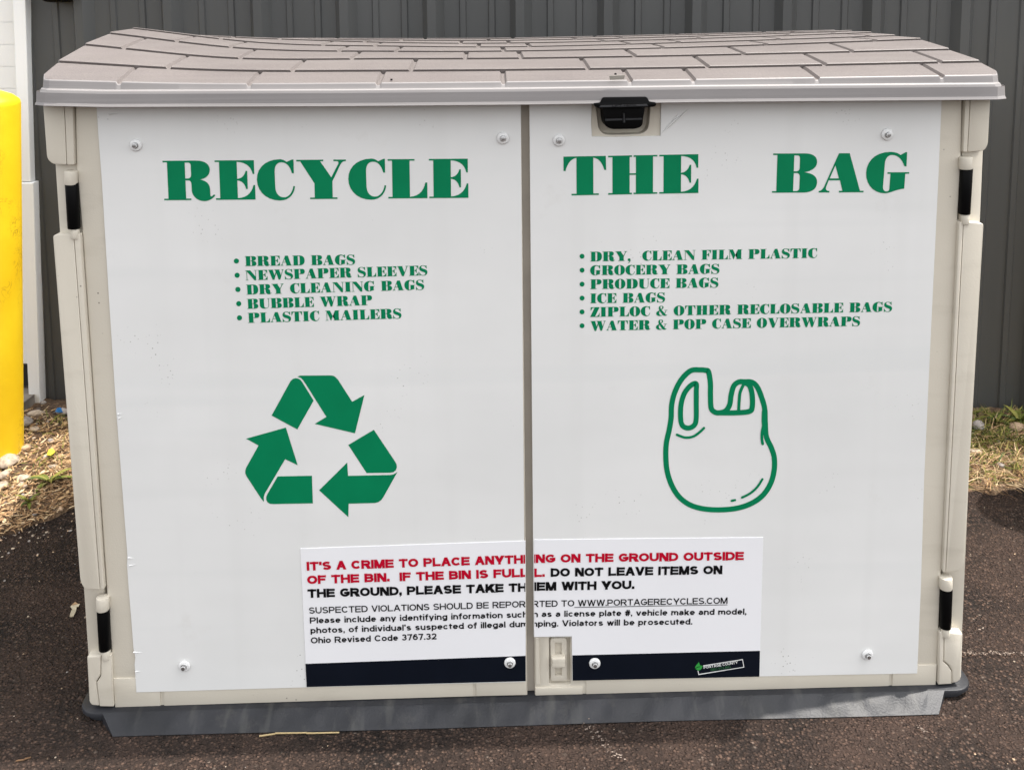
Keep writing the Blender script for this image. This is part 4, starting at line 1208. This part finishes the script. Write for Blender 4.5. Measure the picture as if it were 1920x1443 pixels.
def sans(parent, name, mat, lines, Y, clip=None):
    """lines: text, baseline start, baseline end, cap height (surveyed), weight"""
    V_, F_ = [], []
    for (t, a, c, cap, wgt, sp) in lines:
        vv, ff = font_mesh(t, wgt, sp)
        x0 = min(v[0] for v in vv); x1 = max(v[0] for v in vv)
        A = np.array(P(*a, Y))[[0, 2]]; B = np.array(P(*c, Y))[[0, 2]]
        H = P(a[0], a[1] - cap, Y)[2] - A[1]
        U = (B - A) / (x1 - x0); up = np.array([-(B - A)[1], (B - A)[0]]); up /= np.linalg.norm(up)
        k = len(V_)
        for v in vv:
            p = A + U * (v[0] - x0) + up * H * (v[1] / CAPH)
            V_.append((p[0], Y - v[2] * .00003, p[1]))
        F_ += [tuple(k + i for i in q) for q in ff]
    o = part_m(name, V_, F_, mat, parent)
    if clip is not None:
        (cx_, side) = clip
        bmx = bmesh.new(); bmx.from_mesh(o.data)
        bmesh.ops.bisect_plane(bmx, geom=bmx.verts[:] + bmx.edges[:] + bmx.faces[:], plane_co=(cx_, 0, 0), plane_no=(side, 0, 0), clear_outer=True)
        bmx.to_mesh(o.data); bmx.free()
    return o
YT = YS - .0006
cl = P(984.9, 1110, YT)[0]; cr = P(1002.0, 1110, YT)[0]
HB, HR = .32, .175
sans(door_l, "red_lettering", M_red, [
    ("IT'S A CRIME TO PLACE ANYTHI", (575.3, 1068.8), (986.5, 1055.3), 15.5, HB, 1.04),
    ("OF THE BIN.  IF THE BIN IS FULL", (576.3, 1094.3), (991, 1080.6), 15.5, HB, 1.04)], YT, (cl, 1))
sans(door_l, "black_lettering", M_ink, [
    ("THE GROUND, PLEASE TAKE TH", (577, 1119.8), (988, 1108), 15.5, HB, 1.04),
    ("SUSPECTED VIOLATIONS SHOULD BE REPOR", (579.8, 1149.8), (986, 1137.6), 11.8, HR, 1.03),
    ("Please include any identifying information such", (581.2, 1168.2), (989.5, 1156.6), 11.4, .205, 1.06),
    ("photos, of individual's suspected of illegal dum", (582.4, 1186.8), (990, 1174.4), 11.4, .205, 1.06),
    ("Ohio Revised Code 3767.32", (583, 1205.6), (818.6, 1197.8), 11.4, .205, 1.06)], YT, (cl, 1))
sans(door_r, "red_lettering", M_red, [
    ("ING ON THE GROUND OUTSIDE", (998.5, 1054.6), (1394.5, 1049.2), 15.3, HB, 1.04),
    ("LL.", (986.5, 1081.2), (1021.5, 1080.6), 15.3, HB, 1.04)], YT, (cr, -1))
sans(door_r, "black_lettering", M_ink, [
    ("DO NOT LEAVE ITEMS ON", (1032.5, 1080.4), (1355, 1075.2), 15.3, HB, 1.04),
    ("IEM WITH YOU.", (1000.5, 1106.6), (1189.5, 1103.4), 15.3, HB, 1.04),
    ("RTED TO WWW.PORTAGERECYCLES.COM", (998.5, 1137.4), (1364, 1131), 11.7, HR, 1.03),
    ("n as a license plate #, vehicle make and model,", (999.5, 1156.2), (1399.3, 1151.2), 11.3, .205, 1.06),
    ("nping. Violators will be prosecuted.", (998.5, 1174.2), (1298, 1170), 11.3, .205, 1.06)], YT, (cr, -1))
f = Flat(YT); f.px_poly([[(1077, 1137.6), (1364, 1132.6), (1364, 1133.7), (1077, 1138.7)]])
f.build("underline", M_ink, door_r)
# small county emblem on the navy band
f = Flat(YT)
f.px_poly([[(1318.5, 1246.6), (1392.8, 1234.8), (1395.5, 1250.4), (1309.6, 1264.6), (1308, 1256.5), (1309.4, 1256.2), (1310.8, 1262.6), (1394, 1249.4), (1391.8, 1236.4), (1318.7, 1248)]], 0)
f.px_poly([rounded([(1310.4, 1240.3), (1312.6, 1246.3), (1317.6, 1247.4), (1314.5, 1254.6), (1308.5, 1256.4), (1303.8, 1252.6), (1303.2, 1249.2)], [0, 1, 0, 3, 3, 3, 2])], 1, .0001)
f.px_poly([[(1304, 1251.4), (1309, 1248.6), (1316.5, 1248.4), (1309, 1249.8), (1304.3, 1252.2)]], 2, .0003)
f.build("emblem", [M_logowhite, M_logogreen, M_navy], door_r)
sans(door_r, "emblem_lettering", M_logowhite, [("PORTAGE COUNTY", (1319.6, 1253), (1383.6, 1243), 4.9, .20, 1.0)], YT - .0002)
sans(door_r, "emblem_lettering", M_logodim, [("RECYCLING", (1333, 1257.2), (1370.5, 1251.2), 4.6, .13, 1.05)], YT - .0002)
hl = sans(handle, "lift_lettering", M_black, [("LIFT HERE", (1148, 200.4), (1194, 198.4), 3.2, .14, 1.2)], -.0449)

# ------------------------------------------------------------------ litter, plants and grit
def blades(name, n, region, lay, length, width, mats, seed, zoff=0.0, label=None):
    r = np.random.default_rng(seed)
    V = []; Fc = []; M = []
    tries = 0
    while n > 0 and tries < 400000:
        tries += 1
        x, y = region(r)
        if x is None: continue
        n -= 1
        z = dirt_z(x, y) + zoff - .001
        L = length * (.45 + .9 * r.random()); W = width * (.6 + .8 * r.random())
        a = r.random() * 2 * math.pi
        up = (r.random() ** 1.5) * (1 - lay)
        d = np.array([math.cos(a), math.sin(a)]); pnd = np.array([-d[1], d[0]])
        k = len(V); N = 4
        th = math.radians(15 + 70 * up); cx_, cz_ = 0.0, 0.0
        sw = (r.random() - .5) * .5
        for i in range(N + 1):
            t = i / N; w = W * (1 - t * .92) / 2
            side = sw * L * t * t
            c = np.array([x, y]) + d * cx_ + pnd * side
            V.append((c[0] - pnd[0] * w, c[1] - pnd[1] * w, z + cz_)); V.append((c[0] + pnd[0] * w, c[1] + pnd[1] * w, z + cz_ + W * .25))
            th2 = th - t * t * math.radians(75) * (.3 + .7 * r.random())
            cx_ += math.cos(th2) * L / N; cz_ = max(cz_ + math.sin(th2) * L / N, .0012)
        mi = int(r.choice(len(mats), p=[.34, .30, .16, .20]))
        for i in range(N):
            Fc.append((k + 2 * i, k + 2 * i + 1, k + 2 * i + 3, k + 2 * i + 2)); M.append(mi)
    o = mesh_obj(name, V, Fc, mats, None, M, True)
    tag(o, label, name.replace('_', ' '), None, "stuff")
    return o
def reg(x0, x1, t0, t1, dens):
    def fn(r):
        x = x0 + (x1 - x0) * r.random(); y0 = edge_y(x); y1 = WA + WB * x - .02
        t = t0 + (t1 - t0) * r.random()
        if r.random() > dens(x, t): return None, None
        return x, y0 + (y1 - y0) * t
    return fn
def patch(x, y, s): return .5 + .5 * smooth_noise(x * s, y * s, 9)
blades("grass", 10500, reg(.75, 2.2, .04, 1.0, lambda x, t: .35 + .65 * min(1, t * 1.6) * patch(x, t, .8)), .35, .030, .0032, M_grass, 3, label="sparse green and yellow grass on the strip right of the bin")
blades("dry_grass", 6500, reg(.7, 2.2, .0, .9, lambda x, t: .9 - .85 * min(1, t * 1.3)), .75, .045, .0022, M_straw, 4, label="dry straw matted on the ground right of the bin")
blades("straw_litter", 15000, reg(-1.7, -.55, .01, .92, lambda x, t: (1.0 if x > -1.10 else .5) * (1.0 - .75 * max(0, t - .5) * 2)), .86, .022, .0034, M_straw, 5, label="brown straw and leaf litter covering the dirt left of the bin")
blades("weeds", 420, reg(-1.25, -.8, .25, .85, lambda x, t: .1 + .9 * max(0, patch(x, t, 1.6) - .35)), .2, .030, .0028, M_grass, 6, label="thin green weeds sprouting through the straw left of the bin")

def stone_bm(b, x, y, z, s, r, mat=0, flat=.6):
    res = bmesh.ops.create_icosphere(b, subdivisions=2, radius=1.0)
    a = r.random() * 6.28; ex = .8 + .5 * r.random(); ez = flat * (.75 + .5 * r.random())
    ph = r.random(3) * 6
    for v in res['verts']:
        c = v.co
        k = 1 + .16 * math.sin(3 * c.x + ph[0]) + .13 * math.sin(4 * c.y + ph[1]) + .10 * math.sin(5 * c.z + ph[2])
        X, Y_, Z_ = c.x * k * ex * s, c.y * k * s, c.z * k * ez * s
        v.co = Vector((x + X * math.cos(a) - Y_ * math.sin(a), y + X * math.sin(a) + Y_ * math.cos(a), z + Z_))
    for f_ in set(f_ for v in res['verts'] for f_ in v.link_faces): f_.material_index = mat; f_.smooth = True
r = np.random.default_rng(21)
V = []; Fc = []; M = []
for k in range(2600):
    x = -1.7 + 1.1 * r.random(); y = edge_y(x) + (WA + WB * x - edge_y(x)) * (.01 + .8 * r.random() ** 1.2)
    z = dirt_z(x, y) + .001 + .004 * r.random(); s = .0035 + .006 * r.random() ** 2; a = r.random() * 6.28
    ca, sa = math.cos(a), math.sin(a); tz = (r.random() - .5) * s * 1.4; k0 = len(V)
    for (u, v, h) in ((-1, 0, 0), (-.3, -.5, .3), (.6, -.35, .1), (1, .05, 0), (.4, .5, .3), (-.4, .45, .35)):
        V.append((x + (u * ca - v * sa) * s, y + (u * sa + v * ca) * s, z + h * tz + u * tz * .5))
    Fc += [(k0, k0 + 1, k0 + 4, k0 + 5), (k0 + 1, k0 + 2, k0 + 3, k0 + 4)]; mi = int(r.choice(4, p=[.3, .35, .1, .25])); M += [mi, mi]
o = mesh_obj("leaf_litter", V, Fc, M_straw, None, M); tag(o, "crumbled brown leaf flakes lying among the straw left of the bin", "leaf litter", None, "stuff")
# the stones one can point at
STONES = [((68, 870), .026, 0, "pale flat stone at the foot of the yellow bollard"),
          ((222, 463), None, None, None)]
big = [((15, 871), .026, 0, "largest pale oval stone at the foot of the yellow bollard"),
       ((49, 803), .019, 1, "grey rounded stone beside the yellow bollard below the jamb"),
       ((64, 786), .014, 0, "pale stone lying below the foot of white jamb"),
       ((44, 901), .016, 0, "flat white stone on straw below the grassy weed"),
       ((99, 879), .009, 0, "small white pebble left of the bin above the green weed"),
       ((6, 897), .013, 0, "pale stone cut by the left picture edge under the bollard"),
       ((6, 915), .012, 0, "pale stone by the left picture edge above bare dirt"),
       ((76, 784), .009, 0, "small pale pebble beside larger stone below white jamb"),
       ((48, 848), .013, 2, "tan stone on the straw right of the bollard foot"),
       ((66, 815), .012, 0, "white stone between grey rounded stone and bin corner"),
       ((118, 783), .016, 1, "dull grey stone against the wall near the bin side"),
       ((1832, 801), .022, 1, "grey stone at the wall foot right behind the bin"),
       ((1905, 802), .018, 2, "tan stone in grass at the right picture edge"),
       ((1829, 848), .014, 0, "pale chip in grass against the right bin side")]
for (pp, s, mi, lab) in big:
    g = G(pp[0], pp[1], .018)
    b = bmesh.new(); stone_bm(b, g[0], g[1], dirt_z(g[0], g[1]) + s * .25, s, r, 0, .55)
    o = bm_obj("stone", b, M_stone[mi]); o.data.polygons.foreach_set("use_smooth", np.ones(len(o.data.polygons), dtype=bool))
    tag(o, lab, "stone", "stones on the dirt strip")
# loose gravel on the strip
b = bmesh.new()
for k in range(520):
    x = -1.75 + 1.25 * r.random() if k < 430 else .8 + 1.2 * r.random()
    y = edge_y(x) + (WA + WB * x - edge_y(x)) * (.02 + .93 * r.random())
    s = .0022 + .0065 * r.random() ** 3
    stone_bm(b, x, y, dirt_z(x, y) + s * .3, s, r, int(r.choice(4, p=[.35, .25, .28, .12])), .6)
o = bm_obj("gravel", b, M_stone); tag(o, "loose pebbles scattered through the dirt beside the wall", "gravel", None, "stuff")
# grit on the asphalt
b = bmesh.new()
for k in range(300):
    if k < 190:
        x = -1.25 + .62 * r.random(); y = -.2 + .75 * r.random() ** .8
    elif k < 245:
        x = .66 + .6 * r.random(); y = -.25 + .8 * r.random()
    else:
        x = -.9 + 1.8 * r.random(); y = -.30 + .25 * r.random()
    s = .0006 + .0017 * r.random() ** 3
    stone_bm(b, x, y, s * .3, s, r, int(r.choice(3, p=[.35, .25, .4])), .6)
for k in range(130):                                    # thrown-up grit where the strip meets the asphalt
    x = -1.1 + .35 * r.random(); y = edge_y(x) - .12 * r.random() ** 1.6
    s = .0008 + .0026 * r.random() ** 2
    stone_bm(b, x, y, s * .3, s, r, int(r.choice(3, p=[.5, .2, .3])), .5)
o = bm_obj("grit", b, M_stone[:3]); tag(o, "pale grit sprinkled over the dark asphalt around the bin", "grit", None, "stuff")
# scraped pale streaks on the asphalt
M_fleck = simple("pale_scrape", C4(.22, .175, .145), .9, .2, .4, 200)
V = []; Fc = []
def fleck(x, y, s):
    k = len(V); a0 = r.random() * 6.28; n = 5
    for i in range(n):
        a = a0 + 2 * math.pi * i / n; rr = s * (.5 + .8 * r.random())
        V.append((x + rr * math.cos(a), y + rr * math.sin(a) * .7, .0042 + .0012 * r.random()))
    Fc.append(tuple(range(k, k + n)))
for (p0, p1, n, sp) in (((1806, 1228), (1925, 1230), 110, .004), ((1096, 1362), (1165, 1425), 60, .008), ((1715, 1362), (1740, 1380), 18, .003), ((1818, 1195), (1845, 1180), 10, .003)):
    g0 = G(*p0); g1 = G(*p1)
    for k in range(n):
        t = r.random(); q = g0 + (g1 - g0) * t
        fleck(q[0] + r.normal() * sp * .6, q[1] + r.normal() * sp * .6, .0006 + .0016 * r.random() ** 2)
o = mesh_obj("scrape_marks", V, Fc, M_fleck); tag(o, "pale scraped streaks on the asphalt in front of the bin", "scrape marks", None, "stuff")

# dry maple seed on the asphalt
b = bmesh.new()
M_leaf = simple("dry_leaf", C4(.40, .27, .16), .7, .2, .25, 60)
M_leaf2 = simple("pale_wing", C4(.45, .40, .29), .7, .2, .2, 60)
lf = [(133, 1135), (141, 1131.5), (147, 1132), (150, 1135), (147, 1138), (144, 1140), (142.5, 1147), (137.5, 1157), (131.5, 1159), (130.5, 1155.5), (134, 1147), (136, 1142.5), (132, 1140), (134, 1138)]
pts = [G(a, c, .004) for a, c in lf]
vs = [b.verts.new((p[0], p[1], .0035 + .004 * math.sin(i * 1.7) ** 2)) for i, p in enumerate(pts)]
tri = tessellate_polygon([[Vector((p[0], p[1], 0)) for p in pts]])
for t in tri:
    f_ = b.faces.new([vs[i] for i in t]); f_.material_index = 1 if sum(t) / 3 > 5 and sum(t) / 3 < 10 else 0
ext = bmesh.ops.extrude_face_region(b, geom=b.faces[:])
for v in [e_ for e_ in ext['geom'] if isinstance(e_, bmesh.types.BMVert)]: v.co.z += .0008
o = bm_obj("dry_leaf", b, [M_leaf, M_leaf2]); tag(o, "curled tan dry leaf lying on dark asphalt left of the bin", "leaf")
# straw stalk in front of the ramp
def stalk(name, pts, rad, mat, label, cat):
    b = bmesh.new()
    for i in range(len(pts) - 1):
        a = Vector(G(*pts[i], .004)); c = Vector(G(*pts[i + 1], .004)); a.z = c.z = rad + .0006 + .0008 * (i % 2)
        cyl(b, a, c, rad, rad * .9, 7)
    o = bm_obj(name, b, mat, None, True); tag(o, label, cat); return o
stalk("straw_stalk", [(486, 1376.5), (516, 1372.2), (575, 1371.2), (636, 1369.8)], .0012, simple("straw_yellow", C4(.40, .30, .15), .6), "long yellow straw stalk lying along the dark ramp edge", "straw")
stalk("twig", [(30, 1423), (46, 1420.5), (58, 1417)], .0012, M_straw[3], "short dark twig on the asphalt near the bottom left corner", "twig")
# yellow leaf and blue scrap among the litter
def scrap(name, lp, mat, label, cat, z=.026):
    b = bmesh.new()
    pts = [G(a, c, z) for a, c in lp]
    vs = [b.verts.new((p[0], p[1], dirt_z(p[0], p[1]) + .008 + .006 * math.sin(i * 2.1) ** 2)) for i, p in enumerate(pts)]
    fs = [b.faces.new(vs)]
    ext = bmesh.ops.extrude_face_region(b, geom=fs)
    for v in [e_ for e_ in ext['geom'] if isinstance(e_, bmesh.types.BMVert)]: v.co.z += .001
    o = bm_obj(name, b, mat); tag(o, label, cat); return o
scrap("yellow_leaf", [(88, 858), (92, 852), (99, 849.5), (104, 852), (101, 857), (95, 861)], simple("yellow_leaf", C4(.62, .52, .05), .6, .3, .1, 60), "small bright yellow leaf on straw left of the bin", "leaf")
scrap("plastic_scrap", [(104, 782), (108, 777), (115, 776), (119, 780), (115, 784), (108, 785)], simple("blue_plastic", C4(.02, .14, .36), .4), "crumpled blue plastic scrap by the wall foot behind the bin", "litter")
# leafy weeds
def weed(gx, gy, n, L, W, label, seed, up=.6, mats=M_grass):
    rr = np.random.default_rng(seed); b = bmesh.new()
    z0 = dirt_z(gx, gy)
    for k in range(n):
        a = 2 * math.pi * k / n + rr.random() * .7; e_ = math.radians(25 + 60 * up * rr.random())
        d = np.array([math.cos(a), math.sin(a), 0]); pnd = np.array([-d[1], d[0], 0]); l = L * (.6 + .6 * rr.random()); prev = None
        for i in range(7):
            t = i / 6; w = W * math.sin(math.pi * (t * .9 + .07)); ez = e_ - t * .6
            c = np.array([gx, gy, z0]) + d * l * t * math.cos(ez) + np.array([0, 0, l * t * math.sin(ez) + .001])
            cur = [b.verts.new(c - pnd * w), b.verts.new(c + np.array([0, 0, -w * .35])), b.verts.new(c + pnd * w)]
            if prev:
                for j in range(2):
                    f_ = b.faces.new([prev[j], prev[j + 1], cur[j + 1], cur[j]]); f_.material_index = k % 3
            prev = cur
    o = bm_obj("weed", b, mats, None, True); tag(o, label, "weed"); return o
g = G(92, 903, .02); weed(g[0], g[1], 9, .055, .006, "broad leaved green weed in straw left of the bin", 2)
g = G(1912, 790, .02); weed(g[0], g[1], 16, .055, .006, "leafy green weed against wall at the right picture edge", 3, 1.0)
g = G(1868, 792, .02); weed(g[0], g[1], 10, .035, .004, "small green seedling at wall foot just right of the bin", 4, 1.0)
g = G(55, 950, .01); weed(g[0], g[1], 8, .030, .004, "small green weed at the dirt and asphalt edge", 5, .8)
